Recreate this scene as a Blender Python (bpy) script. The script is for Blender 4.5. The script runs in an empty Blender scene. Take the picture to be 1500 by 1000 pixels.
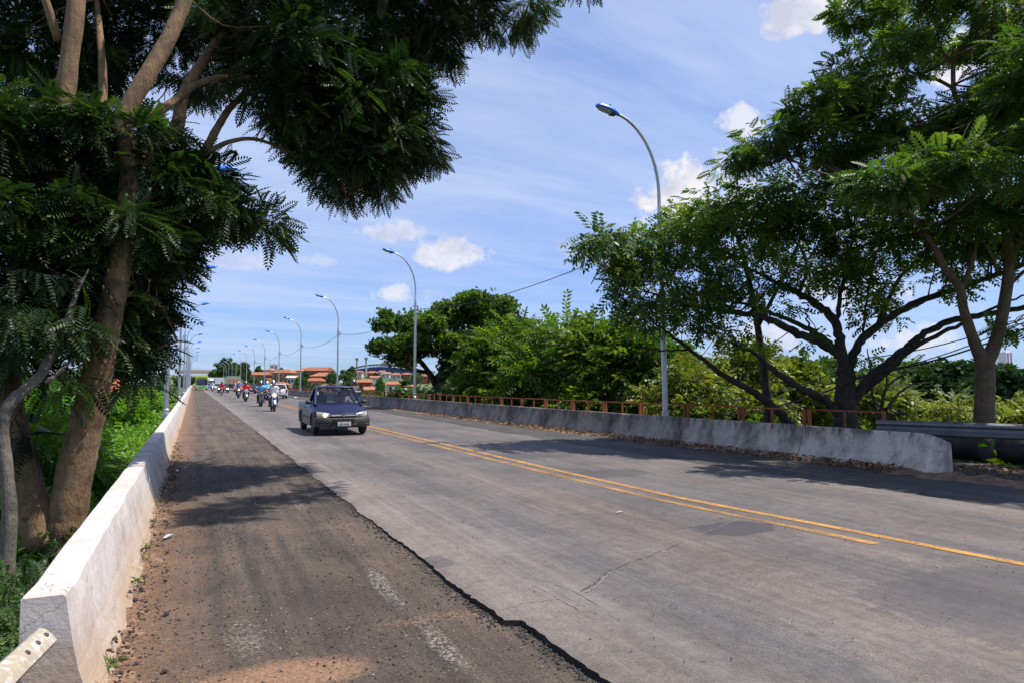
import bpy, bmesh, math, random
import numpy as np
from mathutils import Vector, Matrix
R = math.radians
PI = math.pi
sc = bpy.context.scene
COL = sc.collection
rnd = random.Random(7)

# ------------------------------------------------------------------ camera
PITCH = math.atan(0.060)
YAW = math.atan(0.467 * math.cos(PITCH))
CAMH = 1.6
cam_d = bpy.data.cameras.new('camera'); cam = bpy.data.objects.new('camera', cam_d); COL.objects.link(cam)
cam.location = (0, 0, CAMH); cam.rotation_euler = (PI/2 + PITCH, 0, -YAW)
cam_d.lens = 24; cam_d.sensor_width = 36; cam_d.clip_end = 12000; cam_d.clip_start = 0.05
sc.camera = cam
_r = np.array([math.cos(YAW), -math.sin(YAW), 0.0])
_f = np.array([math.sin(YAW), math.cos(YAW), 0.0])
_cp, _sp = math.cos(PITCH), math.sin(PITCH)

def at(px, py, D):
    """point seen at photo pixel (px, py), D metres ahead (level distance along the view)"""
    a = (px-750)/1000; b = (500-py)/1000
    t = D/(_cp - b*_sp)
    p = t*(a*_r + (_cp - b*_sp)*_f); z = CAMH + t*(_sp + b*_cp)
    return np.array([p[0], p[1], z])

def ground(px, py, z=0.0):
    a = (px-750)/1000; b = (500-py)/1000
    t = (z-CAMH)/(_sp + b*_cp)
    p = t*(a*_r + (_cp - b*_sp)*_f)
    return np.array([p[0], p[1], z])

def depth(x, y): return x*_f[0] + y*_f[1]

# ------------------------------------------------------------------ node helpers
def new_mat(name):
    m = bpy.data.materials.new(name); m.use_nodes = True
    return m, m.node_tree.nodes, m.node_tree.links, m.node_tree.nodes['Principled BSDF']

def N(nodes, typ, **kw):
    n = nodes.new(typ)
    for k, v in kw.items():
        if k == 'inp':
            for kk, vv in v.items(): n.inputs[kk].default_value = vv
        else: setattr(n, k, v)
    return n

def ramp(nodes, stops, interp='LINEAR'):
    n = nodes.new('ShaderNodeValToRGB'); cr = n.color_ramp; cr.interpolation = interp
    while len(cr.elements) < len(stops): cr.elements.new(0.5)
    for e, (p, c) in zip(cr.elements, stops):
        e.position = p
        if not hasattr(c, '__len__'): c = (c, c, c)
        e.color = (*c[:3], 1)
    return n

def noise(nodes, links, co, scale, detail=4, rough=.55, vec=None, dist=0.0):
    n = N(nodes, 'ShaderNodeTexNoise', inp={'Scale': scale, 'Detail': detail, 'Roughness': rough, 'Distortion': dist})
    src = co
    if vec is not None:
        mp = N(nodes, 'ShaderNodeVectorMath', operation='MULTIPLY'); mp.inputs[1].default_value = vec
        links.new(co, mp.inputs[0]); src = mp.outputs[0]
    links.new(src, n.inputs['Vector'])
    return n.outputs['Fac']

def math_n(nodes, links, op, a, b=None, clamp=False):
    n = N(nodes, 'ShaderNodeMath', operation=op, use_clamp=clamp)
    for i, v in enumerate((a, b)):
        if v is None: continue
        if isinstance(v, (int, float)): n.inputs[i].default_value = v
        else: links.new(v, n.inputs[i])
    return n.outputs[0]

def mixc(nodes, links, fac, a, b, mode='MIX'):
    n = N(nodes, 'ShaderNodeMix', data_type='RGBA', blend_type=mode)
    for s, v in ((0, fac), (6, a), (7, b)):
        if isinstance(v, (int, float)): n.inputs[s].default_value = v
        elif isinstance(v, tuple): n.inputs[s].default_value = (*v[:3], 1)
        else: links.new(v, n.inputs[s])
    return n.outputs[2]

def coords(nodes): return nodes.new('ShaderNodeTexCoord').outputs['Object']

_mats = {}
def M(name, col=(.5,.5,.5), rough=.6, metal=0.0, var=.12, scale=4.0, bump=0.0, bscale=30.0, dirt=None, emit=None, coat=0.0, spec=.5):
    """plain procedural material: base colour with noise variation, optional bump / dirt stains"""
    if name in _mats: return _mats[name]
    m, nd, lk, bs = new_mat(name)
    co = coords(nd)
    f = noise(nd, lk, co, scale, 5, .6)
    lo = tuple(c*(1-var) for c in col); hi = tuple(min(1, c*(1+var)) for c in col)
    rp = ramp(nd, [(.3, lo), (.7, hi)]); lk.new(f, rp.inputs[0])
    c = rp.outputs[0]
    if dirt:
        dcol, damt, dscale = dirt
        d = noise(nd, lk, co, dscale, 6, .65)
        r2 = ramp(nd, [(.48, 0), (.68, damt)]); lk.new(d, r2.inputs[0])
        c = mixc(nd, lk, r2.outputs[0], c, dcol)
    lk.new(c, bs.inputs['Base Color'])
    bs.inputs['Roughness'].default_value = rough; bs.inputs['Metallic'].default_value = metal
    bs.inputs['Coat Weight'].default_value = coat; bs.inputs['Specular IOR Level'].default_value = spec
    if bump:
        b = N(nd, 'ShaderNodeBump', inp={'Strength': bump, 'Distance': .02})
        lk.new(noise(nd, lk, co, bscale, 5, .6), b.inputs['Height']); lk.new(b.outputs[0], bs.inputs['Normal'])
    if emit:
        bs.inputs['Emission Color'].default_value = (*emit[0], 1); bs.inputs['Emission Strength'].default_value = emit[1]
    _mats[name] = m
    return m

def glass_mat(name, col, alpha, rough=.03):
    m, nd, lk, bs = new_mat(name)
    bs.inputs['Base Color'].default_value = (*col, 1); bs.inputs['Roughness'].default_value = rough
    bs.inputs['Alpha'].default_value = alpha
    bs.inputs['Specular IOR Level'].default_value = .7
    return m

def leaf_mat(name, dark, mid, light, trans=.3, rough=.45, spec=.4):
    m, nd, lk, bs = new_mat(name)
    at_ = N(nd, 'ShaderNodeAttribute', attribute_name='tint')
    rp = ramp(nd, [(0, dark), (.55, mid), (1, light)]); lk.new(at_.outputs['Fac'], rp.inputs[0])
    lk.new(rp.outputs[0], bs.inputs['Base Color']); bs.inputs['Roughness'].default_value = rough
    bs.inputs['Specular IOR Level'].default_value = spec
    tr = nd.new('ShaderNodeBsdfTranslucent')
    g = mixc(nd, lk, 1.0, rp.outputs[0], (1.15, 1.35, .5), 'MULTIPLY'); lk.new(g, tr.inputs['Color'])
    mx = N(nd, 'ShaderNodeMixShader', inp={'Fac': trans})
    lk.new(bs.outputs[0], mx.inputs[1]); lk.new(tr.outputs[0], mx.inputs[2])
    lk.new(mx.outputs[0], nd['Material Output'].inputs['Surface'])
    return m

def bark_mat(name, col, col2, scale=3.0):
    m, nd, lk, bs = new_mat(name)
    co = coords(nd)
    f = noise(nd, lk, co, scale, 6, .65)
    g = noise(nd, lk, co, scale*6, 5, .6, vec=(1, 1, .35))
    k = math_n(nd, lk, 'ADD', math_n(nd, lk, 'MULTIPLY', f, .65), math_n(nd, lk, 'MULTIPLY', g, .35))
    rp = ramp(nd, [(.36, col2), (.56, col)]); lk.new(k, rp.inputs[0])
    kv = N(nd, 'ShaderNodeTexVoronoi', inp={'Scale': 2.6}); lk.new(co, kv.inputs['Vector'])
    rings = noise(nd, lk, co, 5.0, 4, .6, vec=(.8, .8, 5.0), dist=.4)
    r2 = ramp(nd, [(.40, .72), (.5, 1.0)]); lk.new(rings, r2.inputs[0])
    kr = ramp(nd, [(.05, .30), (.13, 1.0)]); lk.new(kv.outputs['Distance'], kr.inputs[0])
    lk.new(mixc(nd, lk, .8, mixc(nd, lk, .6, rp.outputs[0], r2.outputs[0], 'MULTIPLY'), kr.outputs[0], 'MULTIPLY'), bs.inputs['Base Color']); bs.inputs['Roughness'].default_value = .85
    b = N(nd, 'ShaderNodeBump', inp={'Strength': 1.0, 'Distance': .03})
    lk.new(math_n(nd, lk, 'ADD', k, noise(nd, lk, co, scale*9, 6, .7, vec=(1, 1, .3))), b.inputs['Height']); lk.new(b.outputs[0], bs.inputs['Normal'])
    return m

# ------------------------------------------------------------------ object helpers
def tag(o, label=None, cat=None, group=None, kind=None):
    if label: o['label'] = label
    if cat: o['category'] = cat
    if group: o['group'] = group
    if kind: o['kind'] = kind
    return o

def thing(name, label, cat, loc=(0,0,0), rz=0.0, group=None):
    o = bpy.data.objects.new(name, None); COL.objects.link(o)
    o.location = loc; o.rotation_euler = (0, 0, rz); o.empty_display_size = .2
    return tag(o, label, cat, group)

def link(name, me, mat=None, parent=None):
    o = bpy.data.objects.new(name, me); COL.objects.link(o)
    if mat is not None:
        for mm in (mat if isinstance(mat, (list, tuple)) else [mat]): me.materials.append(mm)
    if parent is not None: o.parent = parent
    return o

def obj(name, bm, mat=None, parent=None, smooth=False, bevel=0.0):
    if bevel:
        es = [e for e in bm.edges if e.is_manifold and e.calc_face_angle(0) > R(32)]
        bmesh.ops.bevel(bm, geom=es, offset=bevel, segments=2, affect='EDGES', profile=.6)
    bmesh.ops.recalc_face_normals(bm, faces=bm.faces)
    me = bpy.data.meshes.new(name); bm.to_mesh(me); bm.free()
    if smooth:
        me.polygons.foreach_set('use_smooth', [True]*len(me.polygons))
        if smooth != 'all':
            me.set_sharp_from_angle(angle=R(38))
    return link(name, me, mat, parent)

def copy_tree(o, parent=None):
    c = o.copy(); COL.objects.link(c)
    if parent is not None: c.parent = parent
    for ch in o.children: copy_tree(ch, c)
    return c

def recolor(o, mat, slot=0):
    s = o.material_slots[slot]; s.link = 'OBJECT'; s.material = mat

def child(root, stem):
    return [c for c in root.children_recursive if c.name.split('.')[0] == stem]

def box(bm, c, s, rot=None):
    """box centre c, size s, optional rotation Matrix"""
    vs = []
    for x in (-.5, .5):
        for y in (-.5, .5):
            for z in (-.5, .5):
                v = Vector((x*s[0], y*s[1], z*s[2]))
                if rot is not None: v = rot @ v
                vs.append(bm.verts.new(v + Vector(c)))
    for f in ((0,1,3,2), (4,6,7,5), (0,4,5,1), (2,3,7,6), (0,2,6,4), (1,5,7,3)):
        bm.faces.new([vs[i] for i in f])
    return bm

def ring_faces(bm, rings, closed=True, caps=True):
    n = len(rings[0])
    for a, b in zip(rings[:-1], rings[1:]):
        for i in range(n if closed else n-1):
            j = (i+1) % n
            try: bm.faces.new((a[i], a[j], b[j], b[i]))
            except ValueError: pass
    if caps and closed:
        for r in (rings[0], rings[-1]):
            try: bm.faces.new(r)
            except ValueError: pass

def tube(bm, pts, rad, sides=8, caps=True):
    pts = [Vector(p) for p in pts]
    if not hasattr(rad, '__len__'): rad = [rad]*len(pts)
    rings = []; up = None
    for i, p in enumerate(pts):
        d = (pts[min(i+1, len(pts)-1)] - pts[max(i-1, 0)]).normalized()
        if up is None:
            up = Vector((0, 0, 1)) if abs(d.z) < .9 else Vector((1, 0, 0))
        u = up.cross(d).normalized(); w = d.cross(u); up = w
        rings.append([bm.verts.new(p + (u*math.cos(2*PI*k/sides) + w*math.sin(2*PI*k/sides))*rad[i]) for k in range(sides)])
    ring_faces(bm, rings, True, caps)
    return bm

def lathe(bm, prof, c=(0,0,0), axis='z', n=20):
    """profile list of (r, h) revolved about an axis through c"""
    rings = []
    for r, h in prof:
        ring = []
        for k in range(n):
            a = 2*PI*k/n; x, y = r*math.cos(a), r*math.sin(a)
            v = {'z': (x, y, h), 'x': (h, x, y), 'y': (x, h, y)}[axis]
            ring.append(bm.verts.new(Vector(v) + Vector(c)))
        rings.append(ring)
    ring_faces(bm, rings)
    return bm

def prism(bm, xs, outline_of):
    """loft across x: outline_of(x) gives a list of (y, z)"""
    rings = [[bm.verts.new((x + 0.0, y, z)) for y, z in outline_of(x)] for x in xs]
    ring_faces(bm, rings)
    return bm

def poly(bm, pts):
    return bm.faces.new([bm.verts.new(p) for p in pts])

def ellipsoid(bm, c, r, seg=12, rings=8):
    m = Matrix.Translation(c) @ Matrix.Diagonal((*r, 1))
    bmesh.ops.create_uvsphere(bm, u_segments=seg, v_segments=rings, radius=1, matrix=m)
    return bm

def catmull(pts, n=5):
    P = [np.array(p, float) for p in pts]
    if len(P) < 3:
        return [P[0] + (P[-1]-P[0])*t for t in np.linspace(0, 1, n+1)]
    P = [2*P[0]-P[1]] + P + [2*P[-1]-P[-2]]
    out = []
    for i in range(1, len(P)-2):
        p0, p1, p2, p3 = P[i-1:i+3]
        for t in np.linspace(0, 1, n, endpoint=False):
            out.append(.5*((2*p1) + (-p0+p2)*t + (2*p0-5*p1+4*p2-p3)*t*t + (-p0+3*p1-3*p2+p3)*t**3))
    out.append(P[-2])
    return out

# ------------------------------------------------------------------ world, sun
SUN_EL, SUN_AZ = R(63), math.atan2(1.0, -0.42)       # azimuth from +Y towards +X
sun_dir = Vector((math.cos(SUN_EL)*math.sin(SUN_AZ), math.cos(SUN_EL)*math.cos(SUN_AZ), math.sin(SUN_EL)))
sl = bpy.data.lights.new('sun', 'SUN'); so = bpy.data.objects.new('sun', sl); COL.objects.link(so)
sl.energy = 5.0; sl.angle = R(.53); sl.color = (1.0, .94, .85)
so.rotation_euler = sun_dir.to_track_quat('Z', 'Y').to_euler(); so.location = (0, 0, 60)

w = bpy.data.worlds.new("World"); sc.world = w; w.use_nodes = True
nd, lk = w.node_tree.nodes, w.node_tree.links
bg = nd['Background']
sky = N(nd, 'ShaderNodeTexSky', sky_type='NISHITA', sun_disc=False, sun_elevation=SUN_EL, sun_rotation=SUN_AZ)
sky.air_density = 1.0; sky.dust_density = .6; sky.ozone_density = 3.0
tc = nd.new('ShaderNodeTexCoord').outputs['Generated']
nv = N(nd, 'ShaderNodeVectorMath', operation='NORMALIZE'); lk.new(tc, nv.inputs[0]); D_ = nv.outputs[0]
sx = nd.new('ShaderNodeSeparateXYZ'); lk.new(D_, sx.inputs[0])
zz = math_n(nd, lk, 'ADD', math_n(nd, lk, 'MAXIMUM', sx.outputs[2], 0.0), .12)
cx = nd.new('ShaderNodeCombineXYZ')
lk.new(math_n(nd, lk, 'DIVIDE', sx.outputs[0], zz), cx.inputs[0]); lk.new(math_n(nd, lk, 'DIVIDE', sx.outputs[1], zz), cx.inputs[1])
mp = N(nd, 'ShaderNodeMapping'); mp.inputs['Rotation'].default_value = (0, 0, R(28)); mp.inputs['Scale'].default_value = (.36, 1.25, 1)
lk.new(cx.outputs[0], mp.inputs[0])
c1 = noise(nd, lk, mp.outputs[0], 1.3, 8, .62, dist=.7)
c2 = noise(nd, lk, cx.outputs[0], .45, 4, .5)
c3 = noise(nd, lk, mp.outputs[0], 5.5, 6, .6, dist=.4)
cs = math_n(nd, lk, 'ADD', math_n(nd, lk, 'ADD', math_n(nd, lk, 'MULTIPLY', c1, .62), math_n(nd, lk, 'MULTIPLY', c2, .42)), math_n(nd, lk, 'MULTIPLY', c3, .13))
rc = ramp(nd, [(.36, .14), (.54, .50), (.72, .88)]); lk.new(cs, rc.inputs[0])
CL = 10.0
skyc = mixc(nd, lk, 1.0, sky.outputs[0], (.66, 1.06, 1.80), 'MULTIPLY')
skyc = mixc(nd, lk, rc.outputs[0], skyc, (.66*CL, .79*CL, 1.08*CL))
# a few small cumulus clouds, each a soft lump in its own direction of the sky
cn = noise(nd, lk, D_, 26.0, 7, .62); cn2 = noise(nd, lk, D_, 9.0, 3, .5)
cum = None
for (px, py, rx, ry, st) in ((578, 340, 44, 16, .55), (660, 372, 52, 24, .8), (590, 430, 48, 14, .7), (1015, 285, 88, 52, 1.0), (1080, 180, 36, 24, .75),
                         (1185, 12, 52, 30, .9), (1140, 45, 22, 12, .5), (350, 382, 44, 14, .35), (470, 382, 26, 10, .3), (1420, 85, 70, 44, .95), (1260, 140, 60, 30, .8),
                         (845, 480, 30, 12, .4), (845, 368, 30, 14, .35), (1340, 500, 60, 22, .7), (1120, 500, 60, 25, .6), (1240, 420, 70, 40, .7)):
    v = at(px, py, 1000) - np.array([0, 0, CAMH]); v = v/np.linalg.norm(v)
    rt = np.cross(v, (0, 0, 1)); rt /= np.linalg.norm(rt); upv = np.cross(rt, v)
    k = 1000/math.cos(math.atan(abs(px-750)/1000))
    terms = []
    for ax, ra in ((rt, rx/k), (upv, ry/k)):
        dp = N(nd, 'ShaderNodeVectorMath', operation='DOT_PRODUCT'); dp.inputs[1].default_value = tuple(ax/ra)
        lk.new(D_, dp.inputs[0]); terms.append(math_n(nd, lk, 'POWER', math_n(nd, lk, 'ABSOLUTE', dp.outputs['Value']), 2.0))
    fd = N(nd, 'ShaderNodeVectorMath', operation='DOT_PRODUCT'); fd.inputs[1].default_value = tuple(v); lk.new(D_, fd.inputs[0])
    front = math_n(nd, lk, 'GREATER_THAN', fd.outputs['Value'], 0.0)
    q = math_n(nd, lk, 'SUBTRACT', 1.0, math_n(nd, lk, 'ADD', terms[0], terms[1]))
    q = math_n(nd, lk, 'ADD', q, math_n(nd, lk, 'MULTIPLY', math_n(nd, lk, 'SUBTRACT', cn, .5), 4.2))
    q = math_n(nd, lk, 'ADD', q, math_n(nd, lk, 'MULTIPLY', math_n(nd, lk, 'SUBTRACT', cn2, .5), 2.0))
    q = math_n(nd, lk, 'MULTIPLY', math_n(nd, lk, 'MULTIPLY', q, 1.6, True), st)
    q = math_n(nd, lk, 'MULTIPLY', q, front)
    cum = q if cum is None else math_n(nd, lk, 'MAXIMUM', cum, q)
cshade = ramp(nd, [(.34, (.70*CL, .72*CL, .86*CL)), (.56, (1.02*CL, 1.0*CL, 1.04*CL))]); lk.new(noise(nd, lk, D_, 17.0, 5, .6, vec=(1, 1, 1.6)), cshade.inputs[0])
skyc = mixc(nd, lk, cum, skyc, cshade.outputs[0])
lk.new(skyc, bg.inputs[0]); bg.inputs[1].default_value = .065
sc.view_settings.view_transform = 'Standard'; sc.view_settings.look = 'None'
sc.view_settings.exposure = .5; sc.view_settings.gamma = 1; sc.view_settings.use_curve_mapping = False
sc.cycles.use_denoising = True
sc.cycles.max_bounces = 6; sc.cycles.transparent_max_bounces = 12; sc.cycles.diffuse_bounces = 3; sc.cycles.glossy_bounces = 2
# ------------------------------------------------------------------ terrain
def sstep(a, b, x):
    t = np.clip((x-a)/(b-a), 0, 1); return t*t*(3-2*t)
_zd = [0, 120, 200, 250, 400, 600, 900, 1300, 2500, 9000]
_zv = [-5, -6.5, -6.5, -5.5, -2.6, 4.2, 9.0, 13.5, 20, 20]
def terrain_z(x, y):
    x = np.asarray(x, float); y = np.asarray(y, float)
    d = np.hypot(x, y)
    far = np.interp(d, _zd, _zv) + 1.2*np.sin(x*.021+1)*np.sin(y*.017)*sstep(60, 200, d)
    left = sstep(-.9, -13, x)
    right = sstep(14.8, 34, x)
    k = np.maximum(left, right)
    k = np.maximum(k, sstep(430, 700, y))
    return (-.32)*(1-k) + far*k

def grid_mesh(name, xs, ys, zf, mat, kind=None):
    X, Y = np.meshgrid(xs, ys); Z = zf(X, Y)
    v = np.stack([X, Y, Z], -1).reshape(-1, 3); nx, ny = len(xs), len(ys)
    f = [(j*nx+i, j*nx+i+1, (j+1)*nx+i+1, (j+1)*nx+i) for j in range(ny-1) for i in range(nx-1)]
    me = bpy.data.meshes.new(name); me.from_pydata(v.tolist(), [], f); me.update()
    me.polygons.foreach_set('use_smooth', [True]*len(f))
    o = link(name, me, mat); tag(o, kind=kind); return o

def ground_material():
    m, nd, lk, bs = new_mat('terrain_soil_grass')
    co = coords(nd)
    f = noise(nd, lk, co, .05, 8, .62); g = noise(nd, lk, co, 1.2, 6, .65); h = noise(nd, lk, co, 14, 4, .6)
    k = math_n(nd, lk, 'ADD', math_n(nd, lk, 'MULTIPLY', f, .5), math_n(nd, lk, 'MULTIPLY', g, .35))
    k = math_n(nd, lk, 'ADD', k, math_n(nd, lk, 'MULTIPLY', h, .2))
    rp = ramp(nd, [(.38, (.035, .075, .015)), (.5, (.07, .12, .025)), (.56, (.12, .13, .05)), (.66, (.25, .17, .10))])
    lk.new(k, rp.inputs[0]); lk.new(rp.outputs[0], bs.inputs['Base Color']); bs.inputs['Roughness'].default_value = .95
    return m
xs = np.unique(np.concatenate([np.linspace(-6000, -200, 24), np.linspace(-200, -20, 26), np.linspace(-20, -1, 30), np.linspace(-1, 14.5, 6),
                               np.linspace(14.5, 40, 30), np.linspace(40, 400, 50), np.linspace(400, 6000, 40)]))
ys = np.unique(np.concatenate([np.linspace(-300, -20, 10), np.linspace(-20, 60, 50), np.linspace(60, 460, 60), np.linspace(460, 1600, 40), np.linspace(1600, 8000, 24)]))
grid_mesh('terrain', xs, ys, terrain_z, ground_material(), 'structure')

# ------------------------------------------------------------------ road surface
def ypos(y0, y1):
    out = [y0]
    while out[-1] < y1: out.append(out[-1] + max(.045, abs(out[-1])*.010))
    return np.array(out)
YS = ypos(-1.0, 30); YS = np.concatenate([np.linspace(-18, -1.1, 20), YS, np.linspace(31, 420, 120)])
_en = np.random.default_rng(3)
_e1 = np.interp(YS, np.linspace(-20, 430, 900), _en.normal(0, .013, 900))
_e2 = np.interp(YS, np.linspace(-20, 60, 1600), _en.normal(0, .010, 1600))
EDGE = 1.97 + _e1 + _e2 + np.where(YS < 4.28, .085, -.03)          # broken left edge of the raised asphalt
REDGE = np.interp(YS, [-18, 2, 5, 8, 12, 18, 40, 420], [10.6, 9.95, 9.6, 9.35, 9.15, 9.2, 9.3, 9.3]) + np.interp(YS, np.linspace(-20, 430, 700), _en.normal(0, .06, 700))

def asphalt_material():
    m, nd, lk, bs = new_mat('worn_asphalt')
    co = coords(nd)
    sx = nd.new('ShaderNodeSeparateXYZ'); lk.new(co, sx.inputs[0])
    wob = noise(nd, lk, co, .22, 3, .5)
    X = math_n(nd, lk, 'ADD', sx.outputs[0], math_n(nd, lk, 'MULTIPLY', math_n(nd, lk, 'SUBTRACT', wob, .5), 1.3))
    # lane wear across the road: dusty edge, darker polished wheel paths, pale strip between them
    rp = ramp(nd, [(.0, (.180, .158, .142)), (.20, (.166, .148, .135)), (.27, (.132, .123, .119)), (.33, (.094, .091, .094)), (.39, (.118, .108, .104)), (.45, (.132, .116, .107)), (.53, (.095, .090, .092)),
                   (.60, (.108, .100, .098)), (.68, (.090, .087, .090)), (.76, (.112, .103, .100)), (.84, (.100, .095, .096)), (.94, (.132, .118, .110))])
    lk.new(math_n(nd, lk, 'DIVIDE', X, 10.0), rp.inputs[0]); c = rp.outputs[0]
    st = noise(nd, lk, co, 1.0, 6, .65, vec=(4.5, .16, 1)); r = ramp(nd, [(.34, .86), (.66, 1.12)]); lk.new(st, r.inputs[0])
    c = mixc(nd, lk, 1.0, c, r.outputs[0], 'MULTIPLY')
    bl = noise(nd, lk, co, .5, 6, .65); r = ramp(nd, [(.36, .76), (.64, 1.16)]); lk.new(bl, r.inputs[0])
    c = mixc(nd, lk, 1.0, c, r.outputs[0], 'MULTIPLY')
    # brownish dust film
    du = noise(nd, lk, co, .9, 6, .7, vec=(1.6, .35, 1)); r = ramp(nd, [(.52, 0), (.72, .55)]); lk.new(du, r.inputs[0])
    c = mixc(nd, lk, r.outputs[0], c, (.19, .152, .126))
    gr = noise(nd, lk, co, 130, 3, .7); r = ramp(nd, [(.34, .5), (.5, 1.0), (.7, 1.6)]); lk.new(gr, r.inputs[0])
    c = mixc(nd, lk, .75, c, r.outputs[0], 'MULTIPLY')
    g2 = noise(nd, lk, co, 46, 5, .78); r = ramp(nd, [(.30, .58), (.5, 1.0), (.70, 1.5)]); lk.new(g2, r.inputs[0])
    c = mixc(nd, lk, .6, c, r.outputs[0], 'MULTIPLY')
    g3 = noise(nd, lk, co, 7, 6, .72); r = ramp(nd, [(.34, .78), (.5, 1.0), (.68, 1.18)]); lk.new(g3, r.inputs[0])
    c = mixc(nd, lk, .9, c, r.outputs[0], 'MULTIPLY')
    s2 = noise(nd, lk, co, 1.0, 7, .7, vec=(11, .35, 1)); r = ramp(nd, [(.32, .80), (.5, 1.0), (.7, 1.22)]); lk.new(s2, r.inputs[0])
    c = mixc(nd, lk, .9, c, r.outputs[0], 'MULTIPLY')
    v2 = N(nd, 'ShaderNodeTexVoronoi', inp={'Scale': 3.1}); lk.new(co, v2.inputs['Vector'])
    dr = math_n(nd, lk, 'LESS_THAN', v2.outputs['Distance'], .055)
    c = mixc(nd, lk, math_n(nd, lk, 'MULTIPLY', dr, .6), c, (.030, .029, .030))
    v3 = N(nd, 'ShaderNodeTexVoronoi', inp={'Scale': 21.0}); lk.new(co, v3.inputs['Vector'])
    wsp = math_n(nd, lk, 'LESS_THAN', v3.outputs['Distance'], .085)
    c = mixc(nd, lk, math_n(nd, lk, 'MULTIPLY', wsp, .5), c, (.30, .27, .25))
    # worn pits: coarse dark speckle gathered in bands
    vo = N(nd, 'ShaderNodeTexVoronoi', inp={'Scale': 42.0}); lk.new(co, vo.inputs['Vector'])
    sp = math_n(nd, lk, 'LESS_THAN', vo.outputs['Distance'], .24)
    band = noise(nd, lk, co, 1.3, 4, .6, vec=(2.2, .3, 1)); r = ramp(nd, [(.47, 0), (.62, 1)]); lk.new(band, r.inputs[0])
    c = mixc(nd, lk, math_n(nd, lk, 'MULTIPLY', math_n(nd, lk, 'MULTIPLY', sp, r.outputs[0]), .8), c, (.030, .029, .030))
    # irregular repair patches
    d1 = noise(nd, lk, co, 4.2, 6, .7); d1 = math_n(nd, lk, 'MULTIPLY', math_n(nd, lk, 'SUBTRACT', d1, .5), 3.2)
    for (px, py, rx, ry, amt) in ((1078, 772, .50, .32, .85), (880, 693, .95, .50, .45), (770, 667, 1.2, .5, .45), (640, 823, .13, .20, .5), (455, 700, .25, .9, .18), (1490, 880, 1.1, .8, .40), (620, 655, .5, 1.4, .2)):
        p = ground(px, py)
        ex = math_n(nd, lk, 'POWER', math_n(nd, lk, 'ABSOLUTE', math_n(nd, lk, 'DIVIDE', math_n(nd, lk, 'SUBTRACT', sx.outputs[0], float(p[0])), rx)), 3.0)
        ey = math_n(nd, lk, 'POWER', math_n(nd, lk, 'ABSOLUTE', math_n(nd, lk, 'DIVIDE', math_n(nd, lk, 'SUBTRACT', sx.outputs[1], float(p[1])), ry)), 3.0)
        q = math_n(nd, lk, 'ADD', math_n(nd, lk, 'ADD', ex, ey), d1)
        q = math_n(nd, lk, 'MULTIPLY', math_n(nd, lk, 'SUBTRACT', 1.0, q), 6.0, True)
        c = mixc(nd, lk, math_n(nd, lk, 'MULTIPLY', q, amt), c, (.045, .045, .054))
    c = mixc(nd, lk, 1.0, c, (1.0, .935, .905), 'MULTIPLY')
    lk.new(c, bs.inputs['Base Color']); bs.inputs['Roughness'].default_value = .78; bs.inputs['Specular IOR Level'].default_value = .35
    b = N(nd, 'ShaderNodeBump', inp={'Strength': .35, 'Distance': .012})
    hb = math_n(nd, lk, 'ADD', math_n(nd, lk, 'MULTIPLY', gr, .7), noise(nd, lk, co, 9, 4, .6))
    lk.new(hb, b.inputs['Height']); lk.new(b.outputs[0], bs.inputs['Normal'])
    return m

def road_z(x, y):
    return .018*np.sin(x*.9+.6)*np.sin(y*.33) * (1 if np.isscalar(x) else np.ones_like(x)) * 0.6
def build_road():
    fr = np.array([0, .0, .012, .05, .12, .2, .3, .4, .5, .6, .7, .8, .88, .95, .99, 1.0])
    V = []; nx = len(fr)
    for j, y in enumerate(YS):
        e, r_ = EDGE[j], REDGE[j]
        for i, t in enumerate(fr):
            x = e + (r_-e)*t
            z = float(road_z(x, y))
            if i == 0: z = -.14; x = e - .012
            if i == 1: z -= .012
            if i == nx-1: z = -.10
            V.append((x, y, z))
    F = [(j*nx+i, j*nx+i+1, (j+1)*nx+i+1, (j+1)*nx+i) for j in range(len(YS)-1) for i in range(nx-1)]
    me = bpy.data.meshes.new('road'); me.from_pydata(V, [], F); me.update()
    ro = link('road', me, [asphalt_material(), M('shaded_broken_edge', (.018, .016, .015), .95, var=.5, scale=25, bump=.8, bscale=40)])  # drop face near-black: its shade is painted into the broken asphalt colour
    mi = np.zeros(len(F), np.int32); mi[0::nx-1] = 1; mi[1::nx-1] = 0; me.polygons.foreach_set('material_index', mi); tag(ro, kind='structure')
build_road()

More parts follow.
